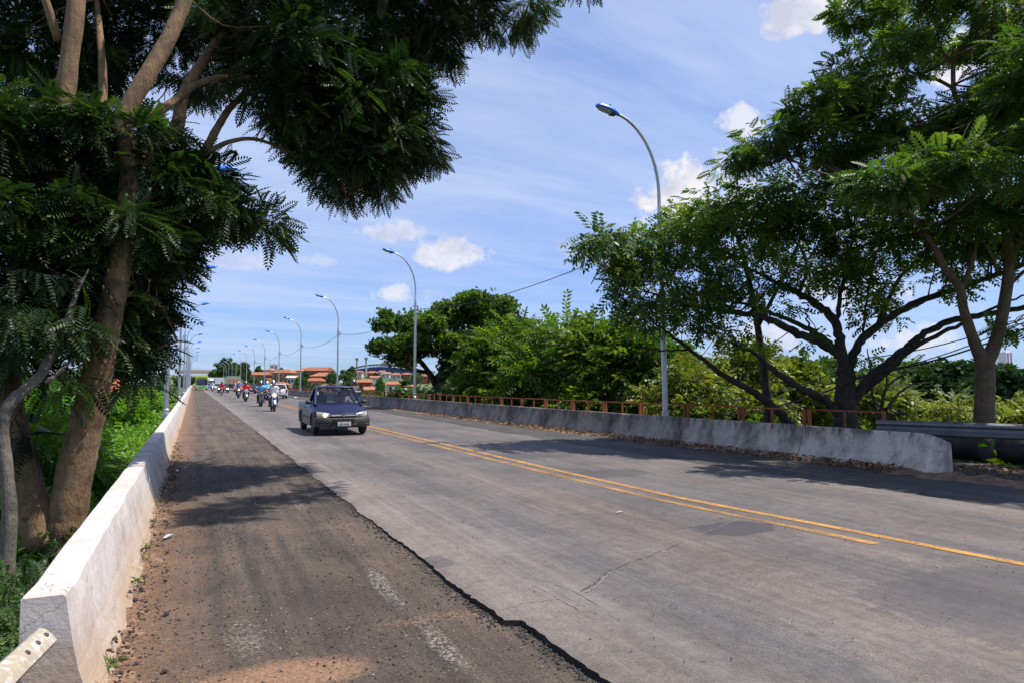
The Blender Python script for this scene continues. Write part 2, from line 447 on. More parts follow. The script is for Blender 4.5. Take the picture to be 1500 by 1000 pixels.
def shoulder_material():
    m, nd, lk, bs = new_mat('milled_shoulder')
    co = coords(nd)
    sx = nd.new('ShaderNodeSeparateXYZ'); lk.new(co, sx.inputs[0])
    st = noise(nd, lk, co, 1.0, 6, .65, vec=(5.5, .22, 1))
    bl = noise(nd, lk, co, .7, 6, .68)
    k = math_n(nd, lk, 'ADD', math_n(nd, lk, 'MULTIPLY', st, .5), math_n(nd, lk, 'MULTIPLY', bl, .5))
    rp = ramp(nd, [(.34, (.033, .027, .0235)), (.46, (.064, .050, .041)), (.56, (.100, .076, .060)), (.68, (.155, .110, .082))]); lk.new(k, rp.inputs[0])
    c = rp.outputs[0]
    # sand: by the barrier and a drift in the foreground
    d1 = math_n(nd, lk, 'MULTIPLY', math_n(nd, lk, 'SUBTRACT', noise(nd, lk, co, 2.2, 6, .65), .5), 2.2)
    q = math_n(nd, lk, 'ADD', math_n(nd, lk, 'SUBTRACT', .22, math_n(nd, lk, 'DIVIDE', sx.outputs[0], 1.0)), math_n(nd, lk, 'MULTIPLY', d1, .35))
    q = math_n(nd, lk, 'MULTIPLY', q, 1.6, True)
    c = mixc(nd, lk, math_n(nd, lk, 'MULTIPLY', q, .75), c, (.22, .125, .075))
    for (px, py, rx, ry, amt, col) in ((420, 990, .55, .26, .8, (.27, .155, .092)), (640, 905, .5, .10, .5, (.26, .15, .09)), (560, 858, .075, .60, .62, (.36, .32, .29)), (648, 945, .08, .50, .62, (.36, .32, .29)),
                                       (432, 735, .07, 1.1, .6, (.30, .24, .20)), (360, 935, .13, .4, .45, (.33, .28, .25)), (395, 690, .05, 1.0, .25, (.42, .35, .3))):
        p = ground(px, py, -.05)
        ex = math_n(nd, lk, 'POWER', math_n(nd, lk, 'ABSOLUTE', math_n(nd, lk, 'DIVIDE', math_n(nd, lk, 'SUBTRACT', sx.outputs[0], float(p[0])), rx)), 2.0)
        ey = math_n(nd, lk, 'POWER', math_n(nd, lk, 'ABSOLUTE', math_n(nd, lk, 'DIVIDE', math_n(nd, lk, 'SUBTRACT', sx.outputs[1], float(p[1])), ry)), 2.0)
        grn = math_n(nd, lk, 'MULTIPLY', math_n(nd, lk, 'SUBTRACT', noise(nd, lk, co, 34, 4, .75), .5), 5.0)
        q = math_n(nd, lk, 'SUBTRACT', 1.0, math_n(nd, lk, 'ADD', ex, ey))
        q = math_n(nd, lk, 'ADD', math_n(nd, lk, 'ADD', q, math_n(nd, lk, 'MULTIPLY', d1, .5)), math_n(nd, lk, 'MULTIPLY', grn, .9 if amt < .7 else .25))
        q = math_n(nd, lk, 'MULTIPLY', q, 1.5, True)
        if amt < .7:
            fr_ = ramp(nd, [(.47, 0), (.60, 1)]); lk.new(noise(nd, lk, co, 26, 6, .8), fr_.inputs[0]); q = math_n(nd, lk, 'MULTIPLY', q, fr_.outputs[0])
        c = mixc(nd, lk, math_n(nd, lk, 'MULTIPLY', q, amt), c, col)
    gr = noise(nd, lk, co, 52, 5, .8); r = ramp(nd, [(.30, .25), (.5, 1.0), (.70, 2.1)]); lk.new(gr, r.inputs[0])
    c = mixc(nd, lk, .8, c, r.outputs[0], 'MULTIPLY')
    lk.new(c, bs.inputs['Base Color']); bs.inputs['Roughness'].default_value = .9; bs.inputs['Specular IOR Level'].default_value = .3
    b = N(nd, 'ShaderNodeBump', inp={'Strength': .8, 'Distance': .02})
    hb = math_n(nd, lk, 'ADD', gr, math_n(nd, lk, 'MULTIPLY', noise(nd, lk, co, 14, 5, .65), 1.6))
    lk.new(hb, b.inputs['Height']); lk.new(b.outputs[0], bs.inputs['Normal'])
    return m
SHM = shoulder_material()
SZ = -.05
def sz(y): return np.interp(y, [0, 4.6, 8, 14, 420], [-.05, -.045, -.026, -.018, -.014])
def build_strip(name, xa, xb, zf, mat, n=10):
    V = []
    for j, y in enumerate(YS):
        for i in range(n):
            x = xa[j] + (xb[j]-xa[j])*i/(n-1); V.append((x, y, zf(x, y)))
    F = [(j*n+i, j*n+i+1, (j+1)*n+i+1, (j+1)*n+i) for j in range(len(YS)-1) for i in range(n-1)]
    me = bpy.data.meshes.new(name); me.from_pydata(V, [], F); me.update()
    return tag(link(name, me, mat), kind='structure')
one = np.ones_like(YS)
build_strip('left_shoulder', -.52*one, 2.3*one, lambda x, y: float(sz(y)) + .005*math.sin(x*5+y*.7)*math.sin(y*1.3), SHM)

# right hand shoulder, darker old asphalt, and a paved verge behind the barrier
BARR_Y = [-20, 2, 8, 12, 15, 20, 33, 60, 420]; BARR_X = [12.2, 12.1, 12.0, 11.85, 11.7, 11.5, 11.3, 11.2, 11.2]
def barr_x(y): return float(np.interp(y, BARR_Y, BARR_X))
def rs_material():
    m, nd, lk, bs = new_mat('old_shoulder_asphalt')
    co = coords(nd)
    k = math_n(nd, lk, 'ADD', math_n(nd, lk, 'MULTIPLY', noise(nd, lk, co, 1.0, 6, .65, vec=(3, .3, 1)), .5), math_n(nd, lk, 'MULTIPLY', noise(nd, lk, co, 1.1, 6, .7), .5))
    rp = ramp(nd, [(.36, (.026, .024, .024)), (.52, (.048, .043, .040)), (.68, (.105, .085, .072))]); lk.new(k, rp.inputs[0])
    gr = noise(nd, lk, co, 80, 4, .75); r = ramp(nd, [(.3, .5), (.7, 1.5)]); lk.new(gr, r.inputs[0])
    lk.new(mixc(nd, lk, .7, rp.outputs[0], r.outputs[0], 'MULTIPLY'), bs.inputs['Base Color']); bs.inputs['Roughness'].default_value = .9
    return m
build_strip('right_shoulder', REDGE-.3, np.array([barr_x(y)+2.6 for y in YS]), lambda x, y: -.035 + .01*math.sin(x*3+y), rs_material())

def dirt_material(name='verge_dirt'):
    m, nd, lk, bs = new_mat(name)
    co = coords(nd)
    a = noise(nd, lk, co, 5, 6, .7); b_ = noise(nd, lk, co, 40, 5, .7)
    k = math_n(nd, lk, 'ADD', math_n(nd, lk, 'MULTIPLY', a, .55), math_n(nd, lk, 'MULTIPLY', b_, .45))
    rp = ramp(nd, [(.36, (.045, .03, .022)), (.46, (.12, .072, .045)), (.55, (.24, .14, .084)), (.68, (.31, .19, .115))]); lk.new(k, rp.inputs[0])
    lk.new(rp.outputs[0], bs.inputs['Base Color']); bs.inputs['Roughness'].default_value = .95
    b = N(nd, 'ShaderNodeBump', inp={'Strength': .9, 'Distance': .02}); lk.new(k, b.inputs['Height']); lk.new(b.outputs[0], bs.inputs['Normal'])
    return m
DIRT = dirt_material()
def verge(name, x_at, width, hmax, side, seed, ymin=-1, ymax=120):
    g = np.random.default_rng(seed); ysel = YS[(YS > ymin) & (YS < ymax)]
    hn = np.interp(ysel, np.linspace(-2, 130, 520), g.uniform(.25, 1.0, 520)); wn = np.interp(ysel, np.linspace(-2, 130, 400), g.uniform(.55, 1.15, 400))
    V = []; n = 9
    for j, y in enumerate(ysel):
        for i in range(n):
            t = i/(n-1); x = x_at(y) + side*(-.12 + (width*wn[j]+.12)*t)
            z = SZ - .012 + hmax*hn[j]*(1-t)**1.4 + (g.uniform(-.010, .012) if 0 < i < n-1 else 0)
            V.append((x, y, z if i < n-1 else SZ-.03))
    F = [(j*n+i, j*n+i+1, (j+1)*n+i+1, (j+1)*n+i) for j in range(len(ysel)-1) for i in range(n-1)]
    me = bpy.data.meshes.new(name); me.from_pydata(V, [], F); me.update()
    tag(link(name, me, DIRT), kind='structure')
verge('dirt_verge', lambda y: -.43, .40, .16, 1, 5)
verge('far_dirt_verge', lambda y: barr_x(y), .75, .13, -1, 6, ymin=6)

# ------------------------------------------------------------------ painted double line
def paint_material(name, col, lo=.42, hi=.52):
    m, nd, lk, bs = new_mat(name)
    co = coords(nd)
    a = noise(nd, lk, co, 55, 4, .7); b_ = noise(nd, lk, co, 2.2, 5, .7)
    k = math_n(nd, lk, 'ADD', math_n(nd, lk, 'MULTIPLY', a, .72), math_n(nd, lk, 'MULTIPLY', b_, .28))
    rp = ramp(nd, [(lo, .04), (hi, .92)]); lk.new(k, rp.inputs[0])
    r = ramp(nd, [(.35, tuple(c*.72 for c in col)), (.65, col)]); lk.new(b_, r.inputs[0])
    lk.new(r.outputs[0], bs.inputs['Base Color']); bs.inputs['Roughness'].default_value = .8
    lk.new(rp.outputs[0], bs.inputs['Alpha'])
    return m
YEL = paint_material('worn_yellow_paint', (.50, .25, .055), .40, .50)
YEL2 = paint_material('faded_yellow_paint', (.47, .24, .065), .43, .54)
LINE = [(3.4, 6.70), (4, 6.62), (5.56, 6.45), (7.6, 6.19), (11, 6.06), (15.6, 5.98), (24.9, 5.90), (60, 5.88), (330, 5.85)]
def line_strip(name, off, wdt, mat, y0, y1):
    V = []; yy = [y for y in YS if y0 < y < y1]
    for y in yy:
        x = float(np.interp(y, [p[0] for p in LINE], [p[1] for p in LINE])) + off
        for s in (-.5, .5): V.append((x+s*wdt, y, float(road_z(x, y)) + .006))
    F = [(2*j, 2*j+1, 2*j+3, 2*j+2) for j in range(len(yy)-1)]
    me = bpy.data.meshes.new(name); me.from_pydata(V, [], F); me.update()
    tag(link(name, me, mat), kind='structure')
line_strip('yellow_road_marking', 0, .125, YEL, 3.45, 330)
line_strip('yellow_road_marking', -.35, .125, YEL2, 4.7, 330)

# cracks in the asphalt: thin ragged dark strips
def crack(pts, wd, mat):
    P = [ground(*p) for p in pts]; pts = catmull(P, 9); g = np.random.default_rng(len(pts))
    V = []; F = []
    for i, p in enumerate(pts):
        x = p[0] + g.normal(0, .008); y = p[1] + g.normal(0, .008); ww = wd*.42*g.uniform(.05, 1.5)
        d = pts[min(i+1, len(pts)-1)] - pts[max(i-1, 0)]; d = d/(np.linalg.norm(d)+1e-9)
        for s in (-.5, .5): V.append((x - d[1]*s*ww, y + d[0]*s*ww, float(road_z(x, y)) + .005))
    F = [(2*j, 2*j+1, 2*j+3, 2*j+2) for j in range(len(pts)-1)]
    me = bpy.data.meshes.new('road_crack'); me.from_pydata(V, [], F); me.update()
    tag(link('road_crack', me, mat), kind='structure')
CRK = M('crack_filler', (.058, .052, .05), .9, var=.3, scale=12)
CRK2 = M('crack_dust', (.20, .165, .14), .9, var=.3, scale=12)
crack([(738, 893), (770, 884), (800, 880), (825, 876)], [.018][0], CRK2)
crack([(845, 869), (872, 853), (888, 838), (930, 820), (975, 803), (1000, 793)], .028, CRK)
crack([(848, 871), (876, 856), (893, 838), (940, 819), (975, 806)], .03, CRK2)
crack([(780, 857), (820, 877), (875, 908)], .018, CRK2)
crack([(792, 848), (850, 870), (905, 905)], .018, CRK2)
crack([(980, 793), (1040, 775), (1120, 745)], .022, CRK2)

# ------------------------------------------------------------------ concrete barriers
def concrete_mat(name, col, stain, samt, lo, hi, sand=None, sc_=(1, 1, 1), nearwhite=False):
    m, nd, lk, bs = new_mat(name)
    co = coords(nd)
    a = noise(nd, lk, co, 1.6, 7, .68, vec=sc_); b_ = noise(nd, lk, co, 18, 5, .7)
    rp = ramp(nd, [(.3, tuple(c*.86 for c in col)), (.7, tuple(min(1, c*1.08) for c in col))]); lk.new(b_, rp.inputs[0]); c = rp.outputs[0]
    r = ramp(nd, [(lo, 0), (hi, samt)]); lk.new(a, r.inputs[0]); c = mixc(nd, lk, r.outputs[0], c, stain)
    ch = noise(nd, lk, co, 11, 6, .7, vec=(1, 2.4, .8)); r = ramp(nd, [(.60, 0), (.66, .7)]); lk.new(ch, r.inputs[0])
    c = mixc(nd, lk, math_n(nd, lk, 'MULTIPLY', r.outputs[0], .35), c, tuple(s*.7 for s in stain))
    if sand:
        sx = nd.new('ShaderNodeSeparateXYZ'); lk.new(co, sx.inputs[0])
        q = math_n(nd, lk, 'ADD', math_n(nd, lk, 'MULTIPLY', math_n(nd, lk, 'SUBTRACT', .42, sx.outputs[2]), 2.6), math_n(nd, lk, 'MULTIPLY', math_n(nd, lk, 'SUBTRACT', a, .5), 1.2))
        q = math_n(nd, lk, 'MULTIPLY', q, 1.0, True)
        c = mixc(nd, lk, math_n(nd, lk, 'MULTIPLY', q, .85), c, sand)
        # scrape marks along the wall
        s_ = noise(nd, lk, co, 9, 3, .6, vec=(1, .12, 5)); r = ramp(nd, [(.62, 0), (.66, .5)]); lk.new(s_, r.inputs[0])
        c = mixc(nd, lk, math_n(nd, lk, 'MULTIPLY', r.outputs[0], q), c, (.52, .49, .46))
    lk.new(c, bs.inputs['Base Color']); bs.inputs['Roughness'].default_value = .85; bs.inputs['Specular IOR Level'].default_value = .3
    if nearwhite:                                   # old whitewash is left only on the first metres of this wall
        sx = nd.new('ShaderNodeSeparateXYZ'); lk.new(co, sx.inputs[0])
        r = ramp(nd, [(.16, 1.5), (.25, 1.12), (.40, .62), (1.0, .60)]); lk.new(math_n(nd, lk, 'DIVIDE', sx.outputs[1], 50.0), r.inputs[0])
        c = mixc(nd, lk, 1.0, c, r.outputs[0], 'MULTIPLY')
        dk = noise(nd, lk, co, 3.0, 7, .72, vec=(1, 1.6, .5)); top = math_n(nd, lk, 'MULTIPLY', math_n(nd, lk, 'SUBTRACT', sx.outputs[2], .34), 3.2, True)
        r = ramp(nd, [(.46, 0), (.58, .85)]); lk.new(dk, r.inputs[0]); c = mixc(nd, lk, math_n(nd, lk, 'MULTIPLY', r.outputs[0], top), c, (.05, .046, .04))
    # hairline cracks and flaked paint
    wv = N(nd, 'ShaderNodeVectorMath', operation='ADD'); wn = N(nd, 'ShaderNodeTexNoise', inp={'Scale': 6.0, 'Detail': 5.0}); lk.new(co, wn.inputs['Vector'])
    ws_ = N(nd, 'ShaderNodeVectorMath', operation='SCALE'); ws_.inputs['Scale'].default_value = .35; lk.new(wn.outputs['Color'], ws_.inputs[0]); lk.new(co, wv.inputs[0]); lk.new(ws_.outputs[0], wv.inputs[1])
    vc = N(nd, 'ShaderNodeTexVoronoi', feature='DISTANCE_TO_EDGE', inp={'Scale': 3.4}); lk.new(wv.outputs[0], vc.inputs['Vector'])
    ck = math_n(nd, lk, 'LESS_THAN', vc.outputs['Distance'], .011); gate = math_n(nd, lk, 'GREATER_THAN', noise(nd, lk, co, 2.1, 3, .5), .53)
    c = mixc(nd, lk, math_n(nd, lk, 'MULTIPLY', math_n(nd, lk, 'MULTIPLY', ck, gate), .6), c, tuple(s*.45 for s in stain))
    fl = noise(nd, lk, co, 30, 5, .75); r = ramp(nd, [(.66, 0), (.69, .75)]); lk.new(fl, r.inputs[0])
    c = mixc(nd, lk, r.outputs[0], c, tuple(s*.55 for s in stain))
    lk.new(c, bs.inputs['Base Color'])
    b = N(nd, 'ShaderNodeBump', inp={'Strength': .45, 'Distance': .012})
    lk.new(math_n(nd, lk, 'ADD', b_, math_n(nd, lk, 'MULTIPLY', noise(nd, lk, co, 5, 5, .65), 1.5)), b.inputs['Height']); lk.new(b.outputs[0], bs.inputs['Normal'])
    return m
WHITE_C = concrete_mat('whitewashed_concrete', (.54, .50, .485), (.36, .275, .21), .55, .44, .68, sand=(.36, .25, .165))
GREY_C = concrete_mat('stained_grey_concrete', (.43, .375, .32), (.075, .062, .050), .88, .42, .64, sc_=(1, .9, .6), nearwhite=True)

def barrier(name, label, ys, prof_at, mat, joints):
    root = thing(name, label, 'barrier', (0, 0, 0)); bm = bmesh.new(); rings = []
    for y in ys:
        rings.append([bm.verts.new(p) for p in prof_at(y)])
    ring_faces(bm, rings)
    obj('barrier_wall', bm, mat, root)
    for y in joints:
        bj = bmesh.new()
        P = prof_at(y); Q = prof_at(y+.018)
        a = [bj.verts.new(Vector(p) + Vector((0, 0, 0))) for p in P]; b = [bj.verts.new(p) for p in Q]
        c = Vector(np.mean(P, axis=0))
        for v in a+b: v.co = c + (v.co-c)*1.006
        ring_faces(bj, [a, b])
        obj('expansion_joint', bj, M('dark_joint', (.10, .085, .075), .95, var=.3, scale=20), root)  # joint strips in a plain dark brown
    return root
_bn = np.random.default_rng(11)
_wob = np.interp(YS, np.linspace(-20, 430, 1500), _bn.normal(0, .007, 1500))
def lw(y): return float(np.interp(y, YS, _wob))
LBX = -.53
def left_prof(y):
    w_ = lw(y); t = .575 + .7*lw(y+3)
    e = .010
    return [(LBX-.185, y, -.6), (LBX-.185, y, t-e), (LBX-.175, y, t), (LBX-.012, y, t+.002), (LBX+w_*.4, y, t-.012), (LBX+.022+w_, y, .46), (LBX+.042+w_, y, .34), (LBX+.066+w_, y, .22), (LBX+.105+w_, y, .10), (LBX+.16+w_, y, -.02), (LBX+.20, y, -.12), (LBX+.20, y, -.6)]
ys_l = np.concatenate([[3.965, 3.972], [y for y in YS if 3.99 < y < 330]])
def lp(y):
    P = left_prof(y)
    if y < 3.97:                      # bevelled arris at the near end
        c = np.mean(P, axis=0); P = [tuple(c + (np.array(p)-c)*.985) for p in P]; P = [(p[0], y, p[2]) for p in P]
    return P
barrier('concrete_barrier', 'low whitewashed concrete barrier running along the left edge of the gravelly shoulder', ys_l, lp, WHITE_C, (11.6, 12.9, 24.0, 36.0, 48.0, 60.0))

def right_prof(y):
    x0 = barr_x(y); w_ = lw(y+7)*.8; top = .665
    k = min(1.0, (y-7.85)/.55); k = max(0, k)
    top = top - .14*(1-k)**1.6 + .6*lw(y+2)
    o = .05*(1-k)
    return [(x0+.44-o, y, -.5), (x0+.40-o, y, top-.01), (x0+.385-o, y, top), (x0+.215+o, y, top+.004), (x0+.20+o+w_, y, top-.015), (x0+.155+o+w_, y, .40), (x0+.10+o+w_, y, .22), (x0+.04+o, y, .08), (x0+o, y, -.04), (x0+o, y, -.5)]
ys_r = np.concatenate([[7.85, 7.9, 7.97, 8.05, 8.15, 8.25], [y for y in YS if 8.3 < y < 330]])
barrier('concrete_barrier', 'mildewed grey concrete barrier along the right road edge, in front of the orange railing', ys_r, right_prof, GREY_C, (10.9, 15.6, 21.4, 27.0, 33.0, 45.0))

# guardrail end bolted to the near end of the left barrier
def left_rail():
    root = thing('guardrail', 'weathered cream steel rail end bolted to the near end of the left barrier', 'guardrail', (-.62, 3.9, .4))
    bm = bmesh.new()
    O_ = np.array([-.62, 3.9, .4]); A = at(67, 931, 3.30) - O_; B = at(-90, 1082, 2.35) - O_
    pr = [(-.075, -.012), (-.070, .012), (-.03, .022), (.02, .026), (.062, .018), (.075, -.006), (.066, -.006), (.055, .008), (.02, .014), (-.03, .010), (-.062, .0), (-.066, -.014)]
    d = Vector(B-A).normalized(); vw = Vector((.30, -.88, .55)).normalized(); side = -(d.cross(vw)).normalized(); nrm = side.cross(d); nrm = nrm if nrm.dot(vw) > 0 else -nrm
    rings = [[bm.verts.new(Vector(A) + (Vector(B)-Vector(A))*t + side*(-u*.72) + nrm*v) for u, v in pr] for t in (0, .02, .3, .6, 1)]
    ring_faces(bm, rings)
    obj('rail', bm, M('chipped_cream_paint', (.34, .29, .215), .55, var=.12, scale=9, dirt=((.55, .53, .51), .9, 22), bump=.3, bscale=40), root, True)
    for t in (.045, .15, .27):
        b2 = bmesh.new(); c = Vector(A) + (Vector(B)-Vector(A))*t + nrm*.026
        rot = nrm.to_track_quat('Z', 'Y').to_matrix()
        lathe(b2, [(.0005, .004), (.011, .004), (.013, .0)], n=10)
        bmesh.ops.transform(b2, matrix=Matrix.Translation(c) @ rot.to_4x4(), verts=b2.verts)
        obj('bolt', b2, M('rusty_bolt', (.06, .045, .045), .8, var=.3), root)
left_rail()

# W-beam guardrail and fat black pipe on the right
def right_rail():
    p0 = at(1284, 624, 14.9); p1 = at(1500, 633, 13.25); d = (p1-p0); d[2] = 0
    root = thing('guardrail', 'long grey corrugated steel guardrail behind the near end of the grey barrier', 'guardrail', tuple(p0*np.array([1, 1, 0])))
    z = float((p0[2]+p1[2])/2)
    pr = [(0, -.16), (-.012, -.155), (-.075, -.12), (-.08, -.075), (-.015, -.03), (-.012, .03), (-.08, .075), (-.075, .12), (-.012, .155), (0, .16), (.006, .155), (-.062, .115), (-.066, .08), (-.004, .03), (-.006, -.03), (-.066, -.08), (-.062, -.115), (.006, -.155)]
    L = Vector(d).normalized(); nx = Vector((L.y, -L.x, 0))
    if nx.x < 0: nx = -nx
    bm = bmesh.new(); rings = []
    for t in (0, 1.2, 2.5, 5, 8, 12):
        c = Vector((0, 0, z)) + L*t
        rings.append([bm.verts.new(c + nx*a*1.0 + Vector((0, 0, b*.97))) for a, b in pr])
    ring_faces(bm, rings)
    obj('rail', bm, M('galvanised_dull', (.17, .175, .18), .5, .35, var=.18, scale=2.5, dirt=((.14, .13, .12), .7, 3)), root, True)
    for t in (.5, 4.3, 8.2, 11.8):
        b2 = bmesh.new(); c = L*t + nx*.10
        box(b2, (c.x, c.y, z/2-.1), (.10, .14, z+.45), Matrix.Rotation(math.atan2(L.y, L.x), 3, 'Z'))
        obj('post', b2, M('post_steel', (.22, .22, .23), .6, .3), root)
right_rail()
def pipe():
    p0 = at(1380, 664, 15.2); p1 = at(1500, 669, 13.9); L = Vector(p1-p0); L.z = 0; L.normalize()
    base = Vector((p0[0], p0[1], 0)) - L*1.2
    root = thing('pipeline', 'thick black pipe with a bulging coupling lying under the steel guardrail', 'pipe', tuple(base))
    r = .30; bm = bmesh.new(); zc = r - .06
    tube(bm, [Vector((0, 0, zc)) + L*t for t in (0, 1, 2.4, 4, 7, 12)], r, 28)
    obj('pipe', bm, M('black_pipe', (.022, .022, .024), .55, var=.3, scale=3, dirt=((.08, .07, .06), .5, 4)), root, True)
    tc = 1.2 + (Vector(at(1458, 660, 14.4))-Vector(p0)).dot(L)
    b2 = bmesh.new()
    prof = [(r+.002, -.16), (r+.03, -.15), (r+.05, -.09), (r+.055, 0), (r+.05, .09), (r+.03, .15), (r+.002, .16)]
    tube(b2, [Vector((0, 0, zc)) + L*(tc+h) for _, h in prof], [q for q, _ in prof], 28)
    obj('coupling', b2, M('coupling_iron', (.06, .06, .065), .42, var=.3, scale=6), root, True)
pipe()

# ------------------------------------------------------------------ orange railing
def railing():
    ORG = M('orange_railing_paint', (.30, .085, .020), .8, var=.3, scale=3, dirt=((.075, .028, .018), .9, 5))
    root = thing('railing', 'low rusty orange steel railing of framed panels behind the right barrier', 'railing', (13, 15, -.03))
    pts = [ground(1289, 660, -.03)] ; top = .99
    line = [(13.62, 10.1), (13.2, 13.2), (12.75, 16.6), (12.45, 21), (12.2, 27), (12.0, 36), (11.9, 60), (11.9, 120)]
    P = [Vector((x, y, 0)) for x, y in line]
    def along(s):
        for a, b in zip(P[:-1], P[1:]):
            l = (b-a).length
            if s <= l: return a + (b-a)*(s/l), (b-a).normalized()
            s -= l
        return None, None
    s = 0.0; k = 0; base = Vector((13, 15, -.03))
    while k < 46:
        a, d = along(s); b, _ = along(s+1.78)
        if b is None: break
        bm = bmesh.new(); rot = Matrix.Rotation(math.atan2((b-a).y, (b-a).x), 3, 'Z'); L = (b-a).length; tilt = rnd.uniform(-.012, .012)
        for t, hh, wd in ((0, top+.02, .07), (1, top+.02, .07), (.5, top, .045)):
            c = a + (b-a)*t; box(bm, (c.x-base.x, c.y-base.y, hh/2 + tilt), (wd, wd*.9, hh), rot)
        for z, dx in ((top, 0), (.42, .002)):
            c = (a+b)/2; box(bm, (c.x-base.x, c.y-base.y, z + tilt), (L+.064, .046-dx, .038), rot)
        obj('panel', bm, ORG, root); s += 1.78 + .14; k += 1
    bm = bmesh.new()
railing()

# ------------------------------------------------------------------ street lamps
GALV = M('galvanised_pole', (.46, .47, .50), .38, .75, var=.12, scale=6, dirt=((.30, .30, .31), .5, 3))
BLUE = M('blue_lamp_shell', (.02, .18, .80), .4, var=.12, scale=6, coat=.3)
LENS = M('lamp_lens', (.36, .35, .33), .2, var=.1)
DARKM = M('dark_fitting', (.03, .03, .035), .6)
def make_lamp():
    root = thing('street_lamp', '', 'street lamp')
    bm = bmesh.new(); lathe(bm, [(.082, .3), (.082, .6), (.076, 3.0), (.066, 6.2)], n=14); lathe(bm, [(.074, 6.15), (.074, 6.35), (.054, 6.4), (.05, 7.0)], n=14)
    obj('pole', bm, GALV, root, True)
    bm = bmesh.new(); pts = []
    for i in range(13):
        t = i/12*R(82); pts.append((-1.62*(1-math.cos(t)), 0, 6.98 + 2.12*math.sin(t)))
    tube(bm, pts, [.05 - .012*i/12 for i in range(13)], 10); obj('arm', bm, GALV, root, True)
    hx, hz = pts[-1][0], pts[-1][2]
    hd = bmesh.new(); hl = bmesh.new(); dirv = Vector((-.97, 0, .22)); up = Vector((.22, 0, .97))
    sec = [(-.10, .05, .05), (0, .085, .08), (.08, .125, .11), (.30, .15, .12), (.50, .14, .095), (.62, .10, .055), (.66, .03, .02)]
    rings = []
    for s, wy, hgt in sec:
        c = Vector((hx, 0, hz)) + dirv*s; ring = []
        for k in range(14):
            a = 2*PI*k/14; u = math.sin(a)
            ring.append(hd.verts.new(c + Vector((0, math.cos(a)*wy, 0)) + up*(u*hgt if u > 0 else u*.045)))
        rings.append(ring)
    ring_faces(hd, rings); head = obj('lamp_head', hd, BLUE, root, True)
    sec = [(.18, .09), (.24, .115), (.42, .115), (.56, .075)]; rings = []
    for s, wy in sec:
        c = Vector((hx, 0, hz)) + dirv*s - up*.043
        rings.append([hl.verts.new(c + Vector((0, math.cos(a)*wy, 0)) - up*(.055*math.sin(a))) for a in np.linspace(0, PI, 8)])
    ring_faces(hl, rings, True); obj('lens', hl, LENS, head, True)
    b2 = bmesh.new(); c = Vector((hx, 0, hz)) + dirv*.10 - up*.06; box(b2, c, (.18, .16, .06)); obj('gear_tray', b2, DARKM, head)
    b3 = bmesh.new(); c = Vector((hx, 0, hz)) + dirv*.22 + up*.12; lathe(b3, [(.025, 0), (.028, .05), (.015, .07)], c=c, n=10); obj('photocell', b3, DARKM, head)
    b4 = bmesh.new()
    for z in (5.78, 6.02): box(b4, (.0, 0, z), (.24, .06, .05))
    lathe(b4, [(.02, 5.72), (.035, 5.8), (.02, 5.86), (.035, 5.92), (.02, 6.05)], c=(.15, 0, 0), n=8); obj('cable_bracket', b4, DARKM, root)
    b5 = bmesh.new(); lathe(b5, [(.15, .52), (.15, .62), (.105, .63), (.105, .76), (.09, .78)], n=14); obj('base_collar', b5, GALV, root)
    return root
ORD = ['nearest', 'second', 'third', 'fourth', 'fifth', 'sixth', 'seventh', 'eighth', 'ninth', 'tenth', 'eleventh', 'twelfth', 'thirteenth', 'fourteenth', 'fifteenth']
proto = make_lamp()
lampsR = []
for i in range(14):
    D = 19.3 + 20.55*i
    o = proto if i == 0 else copy_tree(proto)
    y = (D*1.104 - .467*12.45)/1.0; x = float(np.interp(i, [0, 1, 2, 3, 13], [12.08, 11.70, 11.54, 11.5, 11.48]))
    y = (D - x*_f[0])/_f[1]
    o.location = (x, y, .03); o.rotation_euler = (0, R(-1.2) if i == 0 else 0, R(rnd.uniform(-4, 4)))
    tag(o, ('tall grey street lamp with blue head rising in front of the right hand trees' if i == 0 else
            'grey street lamp with blue head on the right barrier, %s from the camera' % ORD[i]), 'street lamp', 'street lamps along the right barrier'); lampsR.append(o)
for i in range(11):
    D = 22.9 + 20.7*i; x = -.80; y = (D - x*_f[0])/_f[1]
    o = copy_tree(proto); o.location = (x, y, -.05); o.rotation_euler = (0, 0, PI + R(rnd.uniform(-3, 3)))
    tag(o, ('grey street lamp behind the left barrier with its blue head among the tree leaves' if i == 0 else
            'grey street lamp with blue head behind the left barrier, %s from the camera' % ORD[i]), 'street lamp', 'street lamps along the left barrier')
CABLE = M('black_cable', (.02, .02, .022), .6)
def cable(name, label, pts, r, sag, group=None, n=14):
    bm = bmesh.new(); P = []
    for a, b in zip(pts[:-1], pts[1:]):
        a, b = np.array(a, float), np.array(b, float)
        for t in np.linspace(0, 1, n, endpoint=False): P.append(a + (b-a)*t - np.array([0, 0, sag*4*t*(1-t)]))
    P.append(np.array(pts[-1], float)); o0 = P[0].copy()
    tube(bm, [p-o0 for p in P], r, 5)
    o = obj(name, bm, CABLE); o.location = tuple(o0); tag(o, label, 'cable', group); return o
for i in range(6):
    a, b = lampsR[i].location, lampsR[i+1].location
    cable('power_cable', ['thin black cable sagging from the nearest right hand lamp to the second', 'thin black cable sagging between the second and third right hand lamps', 'thin black cable sagging between the third and fourth right hand lamps',
          'thin black cable between the fourth and fifth right hand lamps', 'thin black cable between the fifth and sixth right hand lamps', 'thin black cable between the sixth and seventh right hand lamps'][i],
          [(a[0]+(.15 if i else -.02), a[1], a[2]+5.86), (b[0]+.15, b[1], b[2]+5.86)], .016, .55, 'cables strung between the lamps')
a = lampsR[0].location
